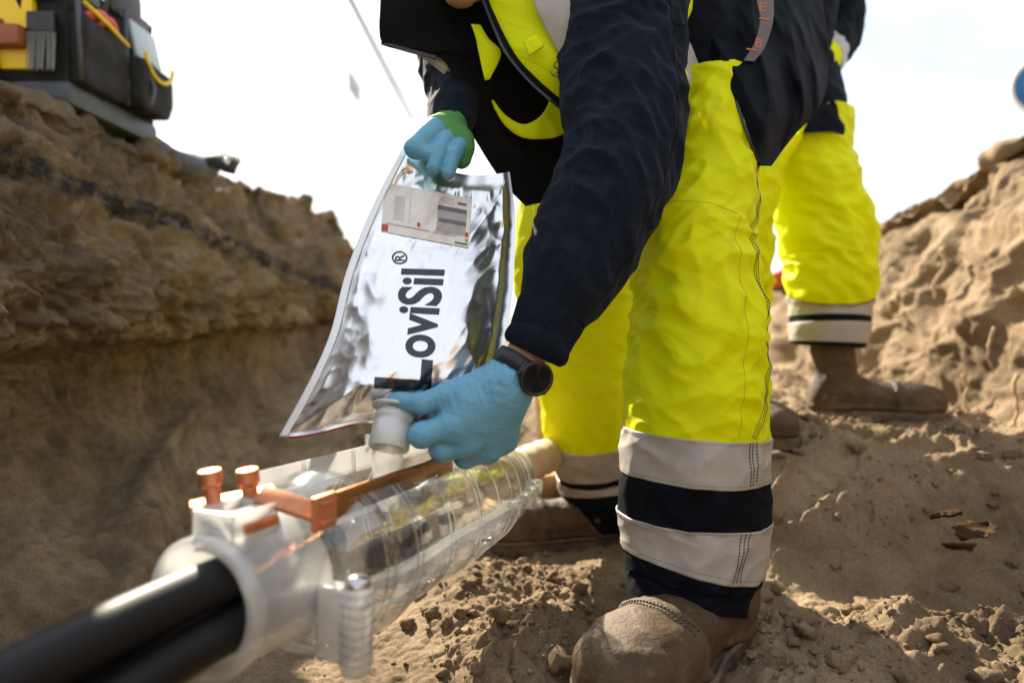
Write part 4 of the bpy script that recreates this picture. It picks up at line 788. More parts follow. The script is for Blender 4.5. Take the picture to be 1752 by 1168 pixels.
# the near front panel: hi-vis outside with grey tape
yk = sheet('jacket_panel', [(800, -60, 1.015, 1010, -60, .99, .02), (825, 0, 1.01, 1010, 0, .99, .02), (850, 55, 1.005, 1010, 40, 1.0, .02), (880, 108, 1.0, 1010, 90, 1.0, .02), (922, 150, 1.0, 1010, 135, 1.01, .01), (975, 198, 1.01, 1010, 180, 1.03, 0)], M['yellow'], p1, .003, 70, 70, .003, 12, 4.0, label='yellow outside of the near jacket front')
sheet('grey_tape', [(900, -60, .958, 965, -60, .955, .002), (912, 0, .957, 975, 0, .955, .002), (932, 45, .962, 980, 40, .96, .002), (958, 95, .972, 990, 85, .97, .001)], M['reflect'], yk, .002, 20, 40, .001)
sheet('zip_tape', [(812, -40, 1.002, 830, -40, 1.0, 0), (822, 0, 1.0, 836, 0, .998, 0), (866, 92, .993, 878, 88, .992, 0), (908, 142, .992, 920, 136, .99, 0), (966, 192, 1.0, 976, 184, 1.0, 0)], M['black'], yk, .003, 8, 60, .0)
zip_row([(818, -20, .997), (848, 55, .993), (872, 100, .989), (912, 146, .987), (962, 188, .995)], 90, M['gun'], 'zip_teeth', yk, .0018, .004)
sheet('cloth_tab', [(895, 72, .965, 918, 60, .965, 0), (905, 97, .967, 930, 80, .965, 0)], M['yellow'], yk, .003, 8, 8, .0005)
def flat_text(s, quad, d, m, name, parent, bold=0.0):
    a, b, f = text_verts(s, bold); Q = np.array(quad, float)
    q = ((1 - a) * (1 - b))[:, None] * Q[0] + (a * (1 - b))[:, None] * Q[1] + (a * b)[:, None] * Q[2] + ((1 - a) * b)[:, None] * Q[3]
    return mk(name, P(q[:, 0], q[:, 1], np.interp(q[:, 0], [Q[:, 0].min(), Q[:, 0].max()], d)), [g[::-1] for g in f], m, parent)
flat_text('(,G', [(952, 136), (972, 108), (951, 104), (938, 124)], (.966, .964), M['stitch'], 'printed_letters', yk)
# inner strap and vest hem
sheet('vest_strap', [(806, 42, 1.028, 822, 44, 1.026, 0), (814, 62, 1.026, 836, 68, 1.022, .004), (820, 92, 1.026, 857, 92, 1.02, .004), (830, 138, 1.03, 838, 136, 1.03, 0)], M['yellow'], p1, .003, 14, 30, .001)
hemu = np.array([(842, 172), (864, 198), (895, 214), (922, 202), (938, 178), (948, 150)]); hemd = np.array([(848, 186), (866, 215), (898, 236), (946, 236), (972, 224), (1000, 205)])
sheet('vest_hem', [(a[0], a[1], 1.075, b[0], b[1], 1.075, .003) for a, b in zip(hemu, hemd)], M['yellow'], p1, .004, 14, 60, .006, 20)
sheet('shoulder_tape', [(706, 86, 1.085, 725, 90, 1.08, 0), (730, 104, 1.075, 748, 98, 1.07, .003), (760, 128, 1.075, 768, 118, 1.07, 0)], M['reflect'], p1, .002, 10, 30, .001)
sheet('shoulder_piping', [(726, 88, 1.083, 748, 98, 1.076, 0), (752, 106, 1.082, 772, 118, 1.078, .003), (780, 150, 1.09, 788, 160, 1.085, 0)], M['yellow'], p1, .003, 12, 30, .001)
# jacket side and navy tail over the hip
sheet('jacket_side', [(1140, -60, 1.06, 1260, -60, 1.10, .02), (1140, 0, 1.05, 1245, 0, 1.10, .02), (1140, 45, 1.045, 1215, 45, 1.09, .015), (1140, 100, 1.04, 1222, 95, 1.08, .01), (1140, 150, 1.035, 1224, 135, 1.075, .01), (1140, 172, 1.035, 1180, 165, 1.06, 0)], M['reflect'], p1, .003, 40, 60, .004, 12, 1.0, label='grey reflective side of the jacket')
sheet('side_stripe', [(1140, -60, 1.035, 1225, -60, 1.065, .01), (1140, 0, 1.03, 1205, 0, 1.065, .01), (1140, 50, 1.025, 1170, 42, 1.045, .005)], M['yellow'], p1, .003, 20, 30, .002)
sheet('side_stripe', [(1150, 112, 1.018, 1166, 112, 1.025, 0), (1150, 130, 1.015, 1177, 132, 1.03, 0), (1150, 165, 1.015, 1166, 158, 1.025, 0)], M['yellow'], p1, .003, 12, 20, .001)
tail = sheet('jacket_tail', [(1205, -80, 1.098, 1395, -80, 1.25, 0.07), (1190, 0, 1.088, 1405, 0, 1.24, 0.07), (1200, 60, 1.068, 1413, 60, 1.23, 0.075), (1226, 110, 1.048, 1415, 110, 1.22, 0.07), (1250, 150, 1.033, 1412, 150, 1.21, 0.06), (1266, 198, 1.023, 1395, 190, 1.19, 0.05), (1282, 240, 1.023, 1355, 234, 1.15, 0.03), (1300, 284, 1.038, 1318, 284, 1.09, 0)], M['navy'], p1, .004, 110, 110, .020, 15, 6.0, label='navy jacket tail hanging open over the hip')
zip_row([(1251, 152, 1.025), (1268, 200, 1.015), (1283, 242, 1.015), (1297, 278, 1.028)], 70, M['gun'], 'zip_teeth', tail, .0018, .004)
tp = [(1288, -50, 1.085, 1322, -50, 1.095, .0), (1294, 0, 1.08, 1323, 0, 1.088, 0), (1300, 35, 1.075, 1322, 38, 1.08, 0), (1290, 75, 1.068, 1308, 82, 1.07, 0), (1272, 104, 1.062, 1290, 106, 1.063, 0)]
tp = [(a, b, c - .034, d_, e, f - .034, g) for a, b, c, d_, e, f, g in tp]; ot = sheet('printed_trim', tp, M['tape_d'], tail, .002, 12, 60, .0005)
for k, (x_, y_) in enumerate(((1305, 8), (1308, 40), (1298, 70), (1286, 92))):
    dd = 1.026 - .006 * k
    if k % 2: solid(sheet('printed_mark', [(x_ - 9, y_ - 9, dd, x_ + 9, y_ - 6, dd, 0), (x_ - 9.6, y_ - 7, dd, x_ + 8.4, y_ - 4, dd, 0)], M['print_o'], ot, .001, 6, 4, 0), .001)
    else: flat_text('E B '[k], [(x_ - 6, y_ + 10), (x_ + 6, y_ + 12), (x_ + 7, y_ - 3), (x_ - 5, y_ - 5)], (dd, dd), M['print_o'], 'printed_mark', ot)
# gloves
def G(*a): return P(*a)
def hand_near(p):
    w0, w1 = G(893, 624, .874), G(866, 662, .868); Ki, Km, Kr, Kp = G(776, 728, .848), G(800, 756, .858), G(834, 768, .878), G(864, 752, .896)
    d = cone(p, w0, w1, .028, .031)
    for K, r in ((Ki, .019), (Km, .019), (Kr, .0185), (Kp, .0175)): d = smin(d, cone(p, w1, K, .028, r), .018)
    th0 = G(770, 674, .852); d = smin(d, cone(p, G(856, 650, .868), th0, .025, .0165), .016)
    d = smin(d, cone(p, G(800, 690, .852), Ki, .016, .016), .02)
    t = smin(cone(p, th0, G(722, 690, .848), .0155, .0132), cone(p, G(722, 690, .848), G(678, 684, .857), .0132, .0108), .006); d = smin(d, t, .010)
    f1 = smin(cone(p, Ki, G(722, 744, .838), .0180, .0158), cone(p, G(722, 744, .838), G(716, 744, .872), .0155, .012), .006); d = smin(d, smin(f1, cone(p, G(716, 744, .872), G(722, 728, .888), .012, .010), .006), .007)
    f2 = smin(cone(p, Km, G(756, 770, .852), .0175, .0145), cone(p, G(756, 770, .852), G(748, 768, .886), .0145, .012), .006); d = smin(d, f2, .006)
    f3 = smin(cone(p, Kr, G(796, 782, .880), .0165, .014), cone(p, G(796, 782, .880), G(786, 776, .912), .014, .011), .006); d = smin(d, f3, .006)
    f4 = smin(cone(p, Kp, G(832, 778, .905), .0155, .0125), cone(p, G(832, 778, .905), G(820, 772, .93), .0125, .010), .006); d = smin(d, f4, .006)
    ax = nrm(w1 - w0); s = (p - w0) @ ax; near_w = sstep(.085, .0, s); near_t = np.exp(-(np.linalg.norm(p - G(790, 676, .845), axis=1) / .035) ** 2)
    lat = p @ nrm(np.cross(ax, [0, 1, 0]))
    d = d + .0024 * near_w * ridge(s * 55 + 4 * noise3(lat * 40, s * 20, 1), lat * 14, p[:, 1] * 14, 2) + .0018 * near_t * ridge(p[:, 0] * 120 + p[:, 2] * 40, p[:, 1] * 20, p[:, 2] * 25, 1)
    d = d - .0006 * fbm(p[:, 0] * 60, p[:, 1] * 60, p[:, 2] * 60, 2)
    return np.maximum(d, -(s - .004))
gp = np.array([G(640, 560, .80), G(940, 820, .80), G(640, 560, .96), G(940, 820, .96)])
mk('glove', *nets(hand_near, gp.min(0), gp.max(0), .0021), M['glove'], p1, label='pale blue nitrile glove gripping the pouch spout')
def hand_far_f(p):
    d = smin(cone(p, G(744, 224, .996), G(711, 252, .974), .0185, .0165), cone(p, G(711, 254, .974), G(732, 262, .970), .0140, .0110), .006)
    for a, b, c_, r in (((764, 236, 1.0), (752, 258, .976), (743, 286, .968), .0128), ((786, 246, 1.006), (776, 264, .980), (767, 296, .972), .0118)):
        d = smin(d, smin(cone(p, G(*a), G(*b), r + .003, r), cone(p, G(*b), G(*c_), r, r - .002), .004), .0015)
    d = smin(d, cone(p, G(742, 240, 1.03), G(738, 285, 1.045), .017, .012), .006)
    return d - .0005 * fbm(p[:, 0] * 60, p[:, 1] * 60, p[:, 2] * 60, 2)
def hand_far_b(p):
    d = smin(cone(p, G(770, 212, 1.06), G(762, 236, 1.025), .028, .031), cone(p, G(750, 230, 1.012), G(786, 252, 1.012), .024, .020), .02)
    d = smin(d, cone(p, G(790, 240, 1.02), G(790, 275, 1.012), .016, .012), .012)
    return d - .0008 * ridge(p[:, 0] * 60, p[:, 1] * 60, p[:, 2] * 60, 2)
gp = np.array([G(670, 180, .93), G(830, 320, .93), G(670, 180, 1.1), G(830, 320, 1.1)])
g2 = mk('glove', *nets(hand_far_f, gp.min(0), gp.max(0), .0026), M['glove'], p1, label='blue glove fingers pinching the top of the pouch'); mk('glove_back', *nets(hand_far_b, gp.min(0), gp.max(0), .0026), M['glove_g'], g2)
# smartwatch
wc, wa = P(889, 630, .873), nrm(P(866, 668, .868) - P(912, 600, .880)); wn = nrm(P(921, 650, .845) - wc); wn = nrm(wn - wa * (wn @ wa)); ws_ = np.cross(wa, wn)
wt = MB().lathe(wc, wa, [(-.0105, .0335), (-.0105, .0362), (0, .037), (.0105, .0362), (.0105, .0335), (0, .0328), (-.0105, .0335)], 60, wn).build('wristwatch', M['rubber'], p1, label='dark round watch worn on the near wrist')
dn = nrm(0.55 * wn + 0.9 * nrm(CAM - wc) + np.array([.10, 0, -.12])); dc = P(918, 648, .836)
weighted(MB().lathe(dc, dn, [(-.013, .016), (-.010, .0205), (-.002, .0222), (.0, .0222), (.001, .021)], 56).build('watch_case', M['gun'], wt))
MB().lathe(dc, dn, [(.0, .0222), (.0022, .0216), (.0026, .0196), (.0016, .0178)], 64).build('watch_bezel', M['bezel'], wt)
MB().lathe(dc, dn, [(.0004, .0), (.0008, .01), (.0012, .0182)], 56).build('watch_glass', M['glass'], wt)
MB().lathe(dc, dn, [(.0018, .0218), (.0028, .0213), (.0026, .0206)], 64).build('bezel_edge', M['gun'], wt)
for k in (-1, 1): MB().box(dc - dn * .006 + ws_ * 0 + nrm(np.cross(wa, dn)) * .023 * k * .82 + wa * .0, (.020, .010, .006), (wa, np.cross(wa, dn), dn), .002).build('strap_lug', M['gun'], wt)
# the body itself, one continuous figure under the clothes
hd = P(800, -112, 1.06)
pr1 = [('c', P(1195, 170, 1.18), P(1120, -20, 1.19), .10, .105), ('c', P(1120, -20, 1.19), P(960, -120, 1.18), .105, .10), ('c', P(960, -120, 1.18), P(840, -110, 1.09), .06, .055),
       ('e', hd, (.075, .088, .105)), ('c', hd + np.array([0, -.03, -.05]), P(788, -22, 0.995), .055, .030), ('c', P(770, -80, .955), P(770, -70, .95), .012, .014),
       ('c', P(1040, -110, 1.08), P(1072, 100, .98), .046, .042), ('c', P(1072, 100, .98), P(1060, 265, .935), .042, .036), ('c', P(1060, 265, .935), P(945, 530, .895), .037, .028), ('c', P(945, 530, .895), P(880, 642, .87), .029, .026),
       ('c', P(880, -80, 1.26), P(797, 70, 1.20), .045, .034), ('c', P(797, 70, 1.20), P(776, 205, 1.075), .032, .022), ('c', P(776, 205, 1.075), P(764, 235, 1.03), .022, .02),
       ('c', P(1200, 200, 1.14), P(1190, 520, 1.06), .085, .062), ('c', P(1190, 520, 1.06), P(1182, 1010, 1.075), .060, .04), ('c', P(1182, 1010, 1.075), P(1150, 1085, 1.04), .04, .035),
       ('c', P(1120, 230, 1.24), P(985, 480, 1.41), .085, .065), ('c', P(985, 480, 1.41), P(1032, 860, 1.56), .055, .03), ('c', P(1032, 860, 1.56), P(1010, 900, 1.54), .03, .025)]
mk('body', *bodymesh(pr1, (-.22, .78, -.01), (.52, 1.75, 1.36), .0105, .022), M['skin'], p1)
def hairf(p): return np.maximum(ell(p, hd + np.array([.012, .012, .02]), (.084, .097, .108)), -(p[:, 2] - hd[2] - .02 + .5 * (hd[1] - p[:, 1])))
mk('hair', *nets(hairf, hd - .14, hd + .15, .008), M['hair'], p1)

# ---- second person standing behind
p2 = thing('person', 'blurred person in yellow trousers and tan boots standing by the soil mound', 'person', P(1400, 715, 1.75))
lg1 = Loft([(1385, 200, 1.72, 66, .11), (1388, 290, 1.72, 66, .11), (1405, 370, 1.72, 72, .11), (1420, 430, 1.73, 70, .11), (1420, 490, 1.74, 67, .105), (1418, 520, 1.75, 63, .10), (1417, 560, 1.75, 61, .095), (1415, 592, 1.75, 56, .085)], folds([(0, .006), (.3, .012), (.6, .016), (.74, .012), (.82, .003), (1, .002)], 1.0, 15, 2.8, .008, 11.0))
lg2 = Loft([(1310, 200, 1.66, 64, .11), (1278, 300, 1.64, 52, .10), (1264, 400, 1.65, 50, .10), (1258, 500, 1.67, 52, .10), (1250, 560, 1.69, 50, .095), (1238, 640, 1.71, 46, .085)], folds([(0, .006), (.6, .014), (1, .01)], 1.0, 15, 2.4, .008, 14.0))
t2 = mk('trousers', *join(lg1.mesh(0, .80, 150, 120), lg2.mesh(0, 1, 110, 100)), M['yellow'], p2)
mk('navy_leg_end', *lg1.mesh(.78, 1.0, 40, 120, .0006), M['navy'], t2); mk('reflective_band', *lg1.mesh(.787, .872, 30, 120, .003, .003), M['reflect'], t2); mk('reflective_band', *lg1.mesh(.90, .982, 30, 120, .003, .003, skew=-.004), M['reflect'], t2)
b2 = P(1405, 705, 1.75); boot(p2, np.array([b2[0], b2[1], 0.235]), math.radians(-8), .26, 0, 1.0)
b3 = P(1232, 757, 1.72); boot(p2, np.array([b3[0], b3[1], 0.215]), math.radians(-80), .26, 0, 1.0)
tor2 = Loft([(1362, 262, 1.72, 82, .12), (1358, 200, 1.73, 78, .12), (1340, 100, 1.75, 80, .13), (1330, -20, 1.76, 95, .13), (1330, -160, 1.76, 100, .12), (1330, -210, 1.76, 50, .07)], folds([(0, .01), (.3, .006), (1, .005)], 1.0, 14, 2, .006, 21.0))
mk('jacket', *tor2.mesh(0, 1, 90, 110), M['navy'], p2)
ar2 = Loft([(1395, -150, 1.78, 52, .07), (1420, -60, 1.80, 48, .065), (1434, 10, 1.80, 40, .055), (1432, 55, 1.78, 38, .05), (1412, 90, 1.72, 34, .045), (1375, 120, 1.64, 30, .04)], folds([(0, .005), (.5, .01), (1, .006)], 1.0, 14, 2, .004, 31.0))
a2 = mk('jacket_sleeve', *ar2.mesh(0, 1, 70, 80), M['navy'], p2); mk('reflective_band', *ar2.mesh(.74, .82, 12, 80, .003, .003), M['reflect'], a2); mk('yellow_cuff', *ar2.mesh(.825, .90, 12, 80, .0025, .003), M['yellow'], a2)
h2 = P(1330, -265, 1.76)
pr2 = [('c', P(1350, 230, 1.73), P(1335, -120, 1.77), .10, .12), ('c', P(1335, -140, 1.77), P(1330, -220, 1.77), .06, .05), ('e', h2, (.078, .092, .112)), ('c', h2 + np.array([0, .09, -.01]), h2 + np.array([0, .10, -.03]), .012, .014),
       ('c', P(1385, -140, 1.78), P(1430, 20, 1.80), .04, .032), ('c', P(1430, 20, 1.80), P(1410, 92, 1.72), .032, .026), ('c', P(1410, 92, 1.72), P(1345, 130, 1.60), .026, .024), ('c', P(1345, 130, 1.60), P(1318, 140, 1.56), .03, .02),
       ('c', P(1275, -120, 1.76), P(1240, 40, 1.74), .045, .04), ('c', P(1240, 40, 1.74), P(1290, 150, 1.60), .038, .026), ('c', P(1290, 150, 1.60), P(1310, 140, 1.56), .028, .02),
       ('c', P(1388, 250, 1.73), P(1415, 430, 1.73), .065, .055), ('c', P(1415, 430, 1.73), P(1420, 690, 1.75), .045, .02), ('c', P(1295, 240, 1.67), P(1262, 400, 1.62), .055, .05), ('c', P(1262, 400, 1.65), P(1258, 480, 1.67), .05, .05), ('c', P(1258, 480, 1.67), P(1236, 690, 1.71), .045, .02)]
mk('body', *bodymesh(pr2, (.35, 1.35, .2), (1.05, 2.0, 1.95), .016, .025), M['skin'], p2)
mk('hair', *nets(lambda p: np.maximum(ell(p, h2 + np.array([0, -.012, .02]), (.087, .10, .114)), -(p[:, 2] - h2[2] + .01 + .4 * (p[:, 1] - h2[1]))), h2 - .15, h2 + .16, .012), M['hair'], p2)

# ------------------------------------------------------------------ tool bag on the bank and the pouch beside it
ox, oy, oz = -1.012, 1.585, 0.985
tb = thing('tool_bag', 'open black canvas tool bag with yellow trim on the left bank', 'tool bag', (ox - .24, oy + .19, oz))
def bbox(name, x0, x1, y0, y1, z0, z1, m, parent=tb, bev=.008):
    o = weighted(MB().box(((x0 + x1) / 2, (y0 + y1) / 2, (z0 + z1) / 2), (x1 - x0, y1 - y0, z1 - z0), None, bev).build(name, m, parent))
    if m is M['canvas']:                                            # soft cloth: slack and dented
        bm = bmesh.new(); bm.from_mesh(o.data); bmesh.ops.subdivide_edges(bm, edges=bm.edges[:], cuts=7, use_grid_fill=True)
        for v in bm.verts:
            q = v.co * 14; n_ = float(noise3(q.x + z0 * 9, q.y, q.z)); k_ = float(ridge(q.x * .8 + 3, q.y * .8, q.z * .8, 1)); v.co += v.normal * (0.010 * n_ + 0.006 * k_)
        bm.to_mesh(o.data); bm.free(); weighted(o, 60)
    return o
bbox('base_tray', ox - .50, ox, oy, oy + .39, oz, oz + .055, M['tray'], bev=.014); bbox('tray_skid', ox - .32, ox - .06, oy + .03, oy + .36, oz - .018, oz + .004, M['tray'], bev=.006)
bbox('back_wall', ox - .49, ox - .01, oy + .365, oy + .385, oz + .05, oz + .33, M['canvas']); bbox('front_wall', ox - .49, ox - .01, oy + .01, oy + .03, oz + .05, oz + .24, M['canvas'])
bbox('end_wall', ox - .035, ox - .012, oy + .02, oy + .38, oz + .05, oz + .30, M['canvas']); bbox('end_wall', ox - .49, ox - .47, oy + .02, oy + .38, oz + .05, oz + .30, M['canvas'])
pk = bbox('end_pocket', ox - .015, ox + .022, oy + .015, oy + .20, oz + .055, oz + .215, M['canvas'], bev=.014); MB().tube([(ox + .024, oy + .02, oz + .238), (ox + .026, oy + .11, oz + .224), (ox + .024, oy + .20, oz + .207)], .0055, 8).build('trim', M['trim'], pk)
pk = bbox('end_pocket', ox - .015, ox + .05, oy + .215, oy + .38, oz + .06, oz + .185, M['canvas'], bev=.02)
a = np.linspace(0, np.pi, 18); MB().tube(np.stack([np.full(18, ox + .054), oy + .30 - .07 * np.cos(a), oz + .205 - .055 * np.sin(a)], 1), .0055, 8).build('trim', M['trim'], pk)
for y_ in (oy + .207, oy + .012): MB().tube([(ox + .016, y_, oz + .06), (ox + .014, y_, oz + .30)], .006, 8).build('edge_binding', M['tray'], tb)
strapf = bbox('front_strap', ox - .49, ox - .02, oy - .010, oy - .002, oz + .235, oz + .265, M['canvas'], bev=.003); bbox('front_strap', ox - .30, ox - .04, oy - .018, oy - .010, oz + .135, oz + .165, M['canvas'], bev=.003)
MB().lathe((ox - .05, oy - .011, oz + .25), (0, -1, 0), [(0, .008), (.004, .007), (.005, 0)], 16).build('rivet', M['steel'], strapf)
pk = bbox('front_pocket', ox - .30, ox - .16, oy - .03, oy + .012, oz + .055, oz + .15, M['canvas'], bev=.012); MB().tube([(ox - .235, oy - .034, oz + .155), (ox - .20, oy - .036, oz + .11), (ox - .165, oy - .034, oz + .06)], .005, 8).build('trim', M['trim'], pk)
MB().tube([(ox - .27, oy - .03, oz + .23), (ox - .24, oy - .032, oz + .19)], .006, 8).build('trim', M['trim'], pk)
MB().tube(hermite([0, .3, .7, 1], [(ox - .40, oy + .0, oz + .20), (ox - .36, oy - .03, oz + .40), (ox - .14, oy - .03, oz + .42), (ox - .10, oy + .0, oz + .20)], np.linspace(0, 1, 24)), .011, 8).build('carry_strap', M['canvas'], tb)
MB().tube(hermite([0, .5, 1], [(ox - .30, oy - .014, oz + .25), (ox - .21, oy - .026, oz + .20), (ox - .30, oy - .016, oz + .12)], np.linspace(0, 1, 16)), .008, 8).build('webbing_loop', M['canvas'], tb)
MB().tube(hermite([0, .5, 1], [(ox + .012, oy + .24, oz + .20), (ox + .055, oy + .26, oz + .13), (ox + .05, oy + .25, oz + .07)], np.linspace(0, 1, 14)), .006, 8).build('webbing_loop', M['tray'], tb)
def tool(name, label, cat, build, base):
    t = thing(name, label, cat, base); build(t); return t
def t1(t): bbox('box_body', ox - .195, ox - .075, oy - .012, oy + .008, oz + .075, oz + .235, M['tool_y'], t, .006); bbox('box_lid', ox - .185, ox - .085, oy - .016, oy + .006, oz + .236, oz + .252, M['tool_y'], t, .005)
tool('spirit_level', 'yellow flat tool tucked behind the tool bag front straps', 'tool', t1, (ox - .13, oy, oz + .075))
def t2_(t): bbox('brush_block', ox - .155, ox - .085, oy - .045, oy - .008, oz + .118, oz + .165, M['tool_b'], t, .008); bbox('handle', ox - .15, ox - .13, oy - .04, oy - .02, oz + .165, oz + .18, M['tool_b'], t, .005)
tool('wooden_handle_tool', 'red-brown wooden handle block on the tool bag front', 'tool', t2_, (ox - .12, oy - .02, oz + .11))
def t3(t):
    bbox('ferrule', ox - .082, ox - .02, oy - .024, oy - .004, oz + .155, oz + .20, M['gun'], t, .004); mb = MB()
    for k in range(40): q = (ox - .080 + .058 * (k % 14) / 13, oy - .022 + .016 * (k // 14) / 2, oz + .155); mb.tube([q, (q[0] + rng.normal() * .002, q[1] - .006, q[2] - .085)], .0014, 4, False)
    o = mb.build('bristles', M['tool_g'], t)
tool('hand_brush', 'grey bristle brush hanging at the tool bag front corner', 'brush', t3, (ox - .05, oy - .01, oz + .07))
def t4(t):
    for k in (0, 1): MB().tube(hermite([0, .5, 1], [(ox + .0, oy + .05 + .05 * k, oz + .215), (ox + .012, oy + .10 + .04 * k, oz + .245), (ox + .005, oy + .15 + .03 * k, oz + .235 - .02 * k)], np.linspace(0, 1, 12)), .011, 10).build('grip', M['tool_r'], t)
    MB().tube([(ox, oy + .05, oz + .215), (ox - .005, oy + .02, oz + .17)], .008, 8).build('jaw', M['steel'], t)
tool('red_pliers', 'red handled pliers sticking out of the tool bag end pocket', 'pliers', t4, (ox, oy + .1, oz + .17))
def t5(t): weighted(MB().box((ox + .008, oy + .31, oz + .25), (.012, .13, .10), (nrm([1, 0, .2]), [0, 1, 0], nrm([-.2, 0, 1])), .006).build('sleeve', M['tool_c'], t)); weighted(MB().box((ox - .012, oy + .31, oz + .27), (.010, .11, .13), None, .004).build('card', M['tray'], t))
tool('clear_document_sleeve', 'grey-blue plastic sleeve in the far end of the tool bag', 'sleeve', t5, (ox, oy + .31, oz + .2))
def t6(t):
    MB().tube(hermite([0, .5, 1], [(ox - .03, oy + .15, oz + .24), (ox - .015, oy + .17, oz + .33), (ox - .05, oy + .20, oz + .42)], np.linspace(0, 1, 14)), .014, 10).build('handle', M['rubber'], t)
    weighted(MB().box((ox - .005, oy + .12, oz + .315), (.02, .03, .05), None, .005).build('metal_head', M['steel'], t)); weighted(MB().box((ox - .02, oy + .24, oz + .335), (.05, .15, .10), None, .02).build('body', M['rubber'], t))
tool('power_tool', 'black power tool rising out of the tool bag', 'power tool', t6, (ox - .03, oy + .18, oz + .2))
def t7(t): weighted(MB().box((ox - .26, oy + .06, oz + .29), (.10, .03, .04), None, .008).build('grip', M['tool_r'], t)); weighted(MB().box((ox - .37, oy + .06, oz + .28), (.12, .03, .05), None, .008).build('blade', M['white'], t)); weighted(MB().box((ox - .10, oy + .09, oz + .30), (.20, .08, .07), None, .015).build('case', M['tray'], t))
tool('trowel', 'orange-red grip of a tool at the left of the tool bag', 'tool', t7, (ox - .26, oy + .06, oz + .2))
bp_ = thing('tool_pouch', 'flat black belt pouch with metal rivets lying beyond the tool bag', 'tool pouch', (-.98, 2.25, 1.0))
sheet('pouch_body', [(262, 232, 2.06, 330, 262, 2.12, .02), (268, 250, 2.03, 352, 270, 2.12, .05), (278, 275, 2.0, 372, 286, 2.12, .05), (292, 296, 2.0, 350, 306, 2.08, .02)], M['tray'], bp_, .012, 30, 30, .012, 12, 3.0)
sheet('pouch_flap', [(322, 280, 2.06, 345, 262, 2.16, .02), (352, 282, 2.07, 375, 262, 2.17, .03), (380, 292, 2.09, 405, 272, 2.18, .02), (402, 296, 2.10, 412, 276, 2.18, .0)], M['canvas'], bp_, .012, 24, 24, .01, 12, 8.0)
for px, py in ((386, 277), (404, 272)): MB().lathe(P(px, py, 2.09), (0.2, -1, .1), [(0, .011), (.004, .009), (.005, 0)], 14).build('rivet', M['steel'], bp_)

# ------------------------------------------------------------------ things farther off
fx, ftop, fbot = -1.30, 3.02, 0.99
fe = thing('mesh_fence', 'thin galvanised mesh fence panel standing along the left bank', 'fence', (fx, 5.5, fbot))
MB().tube([(fx, 2.2, ftop), (fx, 9.0, ftop + .04)], .020, 8).build('top_rail', M['tray'], fe)
MB().tube([(fx, 2.2, fbot + .05), (fx, 9.0, fbot + .05)], .012, 8).build('bottom_rail', M['galv'], fe)
for y_ in (2.2, 9.0): MB().tube([(fx, y_, 0.2 if y_ > 5 else fbot - .1), (fx, y_, ftop + .02)], .016, 10).build('post', M['galv'], fe)
mb = MB()
for k in range(45): y_ = 2.35 + k * .15; mb.tube([(fx, y_, fbot + .05), (fx, y_, ftop)], .0012, 4, False)
for k in range(8): mb.tube([(fx, 2.2, fbot + .25 + k * .24), (fx, 9.0, fbot + .25 + k * .24)], .0012, 4, False)
mb.build('mesh_wires', M['galv'], fe, kind='stuff')
fp = bbox('name_plate', fx - .004, fx + .002, 5.52, 5.92, 2.30, 2.46, M['plate'], fe, .002)
sg_ = thing('round_sign', 'blue round sign with white rim at the right edge of the picture', 'road sign', (3.22, 4.2, .9))
sc_ = P(1788, 148, 4.2); sc_[0] = 3.25
MB().tube([(sc_[0], sc_[1] + .04, .6), (sc_[0], sc_[1] + .04, sc_[2] + .3)], .03, 14).build('post', M['galv'], sg_)
MB().lathe(sc_, (-.15, -1, 0), [(0, 0), (0, .155), (-.006, .157)], 56).build('face', M['blue'], sg_); MB().lathe(sc_, (-.15, -1, 0), [(.001, .150), (.003, .152), (.003, .168), (-.008, .170), (-.008, 0)], 56).build('rim', M['white'], sg_)
ba = thing('barrier', 'red barrier board with an orange lamp seen between the legs of the far person', 'barrier', P(1335, 500, 3.1))
c0, c1 = P(1270, 505, 3.1), P(1362, 462, 3.1); bdv = nrm(c1 - c0); weighted(MB().box((c0 + c1) / 2, (float(np.linalg.norm(c1 - c0)), .03, .06), (bdv, [0, 1, 0], np.cross(bdv, [0, 1, 0])), .006).build('board', M['red'], ba))
weighted(MB().box(P(1358, 428, 3.08), (.09, .06, .13), (nrm([1, 0, -.3]), [0, 1, 0], nrm([.3, 0, 1])), .015).build('lamp', M['orange'], ba)); MB().tube([P(1340, 450, 3.12), P(1344, 505, 3.12)], .015, 8).build('stand', M['rubber'], ba)
st = thing('wooden_stake', 'pale wooden stake standing beside the far yellow trouser leg', 'stake', P(930, 800, 2.1))
q0, q1 = P(932, 810, 2.1), P(922, 640, 2.1); weighted(MB().box((q0 + q1) / 2, (.035, .03, float(np.linalg.norm(q1 - q0)) + .05), (nrm([1, 0, .06]), [0, 1, 0], nrm(q1 - q0)), .003).build('stake_post', M['stake'], st)); weighted(MB().box(q1 + np.array([0, 0, .03]), (.024, .02, .02), None, .004).build('stake_tip', M['stake'], st))
wb = thing('wooden_block', 'ochre wooden blocks propping up the cable behind the casing', 'block', P(905, 850, 1.6))
weighted(MB().box(P(910, 835, 1.62), (.16, .10, .075), (nrm([1, .25, .1]), nrm([-.25, 1, 0]), [0, 0, 1]), .004).build('upper_block', M['wood'], wb)); weighted(MB().box(P(905, 885, 1.66), (.22, .12, .07), (nrm([1, -.1, 0]), nrm([.1, 1, 0]), [0, 0, 1]), .004).build('lower_block', M['wood'], wb))
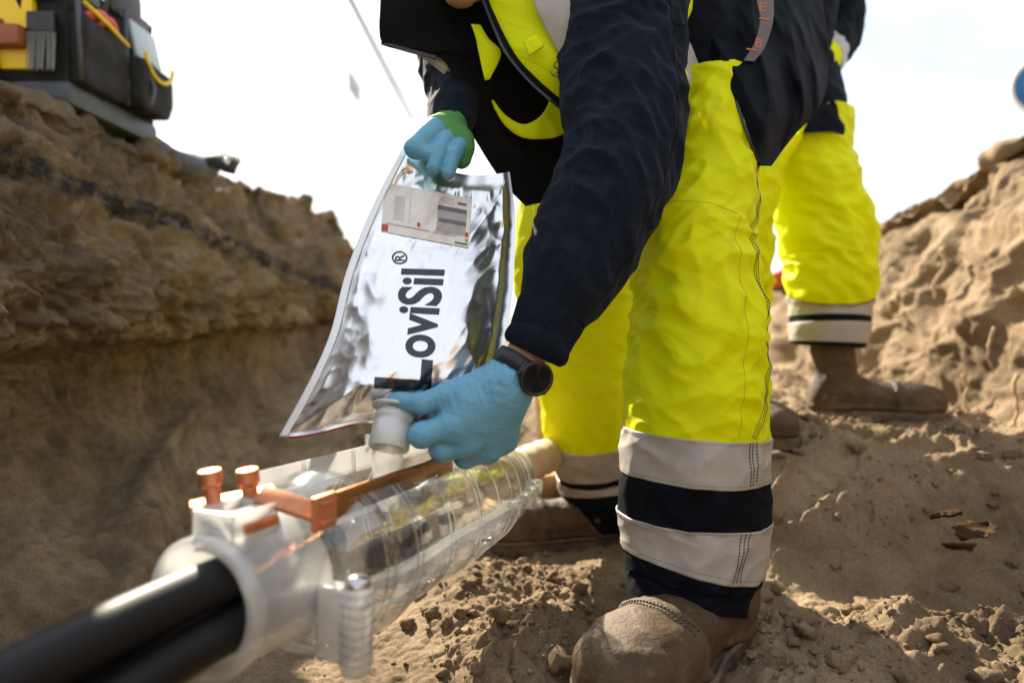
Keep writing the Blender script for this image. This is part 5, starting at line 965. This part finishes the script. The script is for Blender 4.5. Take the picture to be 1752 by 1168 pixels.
for k, (px, py, s, lb) in enumerate(((1668, 925, .036, 'large brown dry leaf half buried in the soil at right'), (1618, 897, .020, 'small dark dry leaf standing on edge in the soil'), (1640, 955, .024, 'dark curled leaf lying below the large brown leaf'))):
    q = P(px, py, 1.0); dd = (q - CAM) / np.linalg.norm(q - CAM); h = CAM + dd
    for _ in range(20): z0 = float(floor_z(h[0], h[1]) + floor_detail(h[0:1], h[1:2])[0]); h = CAM + dd * (0.5 - z0) / -dd[2]
    a, b = np.meshgrid(np.linspace(-1, 1, 14), np.linspace(-1, 1, 10)); w_ = (1 - a ** 2) ** .7 * .55
    v = np.stack([a * s * .85, b * w_ * s * (1 + .25 * np.sin(a * 13)), .006 + (.5 if k else .28) * s * (a * .5 + .5 * b ** 2 + .2 * noise3(a * 2 + k, b * 2, 1))], -1).reshape(-1, 3); an = .5 - k; Rz = np.array([[math.cos(an), math.sin(an), 0], [-math.sin(an), math.cos(an), 0], [0, 0, 1]])
    solid(mk('dry_leaf', v @ Rz + np.array([h[0], h[1], z0 + .004]), gridf(10, 14), M['leaf'], label=lb, cat='leaf', base=(h[0], h[1], z0)), .0008)
RT = [([(1740, 640), (1735, 665), (1742, 695), (1736, 720), (1743, 748)], 1.62, .005, 'pale root dangling at the right edge above the floor'), ([(1648, 640), (1655, 665), (1650, 690), (1662, 705)], 1.85, .005, 'short pale root hanging near the tip of the far boot'), ([(1612, 425), (1618, 455), (1600, 480), (1598, 510)], 2.05, .007, 'knotted pale root on the soil mound beside the yellow knee'), ([(1700, 560), (1690, 600), (1700, 640)], 1.75, .004, 'thin pale root in the middle of the soil mound')]
for pts, d0, r0_, lb in RT:
    q = np.array(pts, float); w_ = hermite(np.linspace(0, 1, len(q)), P(q[:, 0], q[:, 1], np.full(len(q), d0)), np.linspace(0, 1, 26)); w_ = w_ + .008 * np.stack([noise3(w_[:, 2] * 40, 1, 2), noise3(w_[:, 2] * 40, 5, 2), 0 * w_[:, 0]], 1)
    MB().tube(w_, r0_ * (1 + .35 * noise3(np.arange(26) * .6, 3, 1)) * np.linspace(1, .6, 26), 8).build('root', M['root'], label=lb, cat='root', group='roots on the soil mound', base=w_[0])
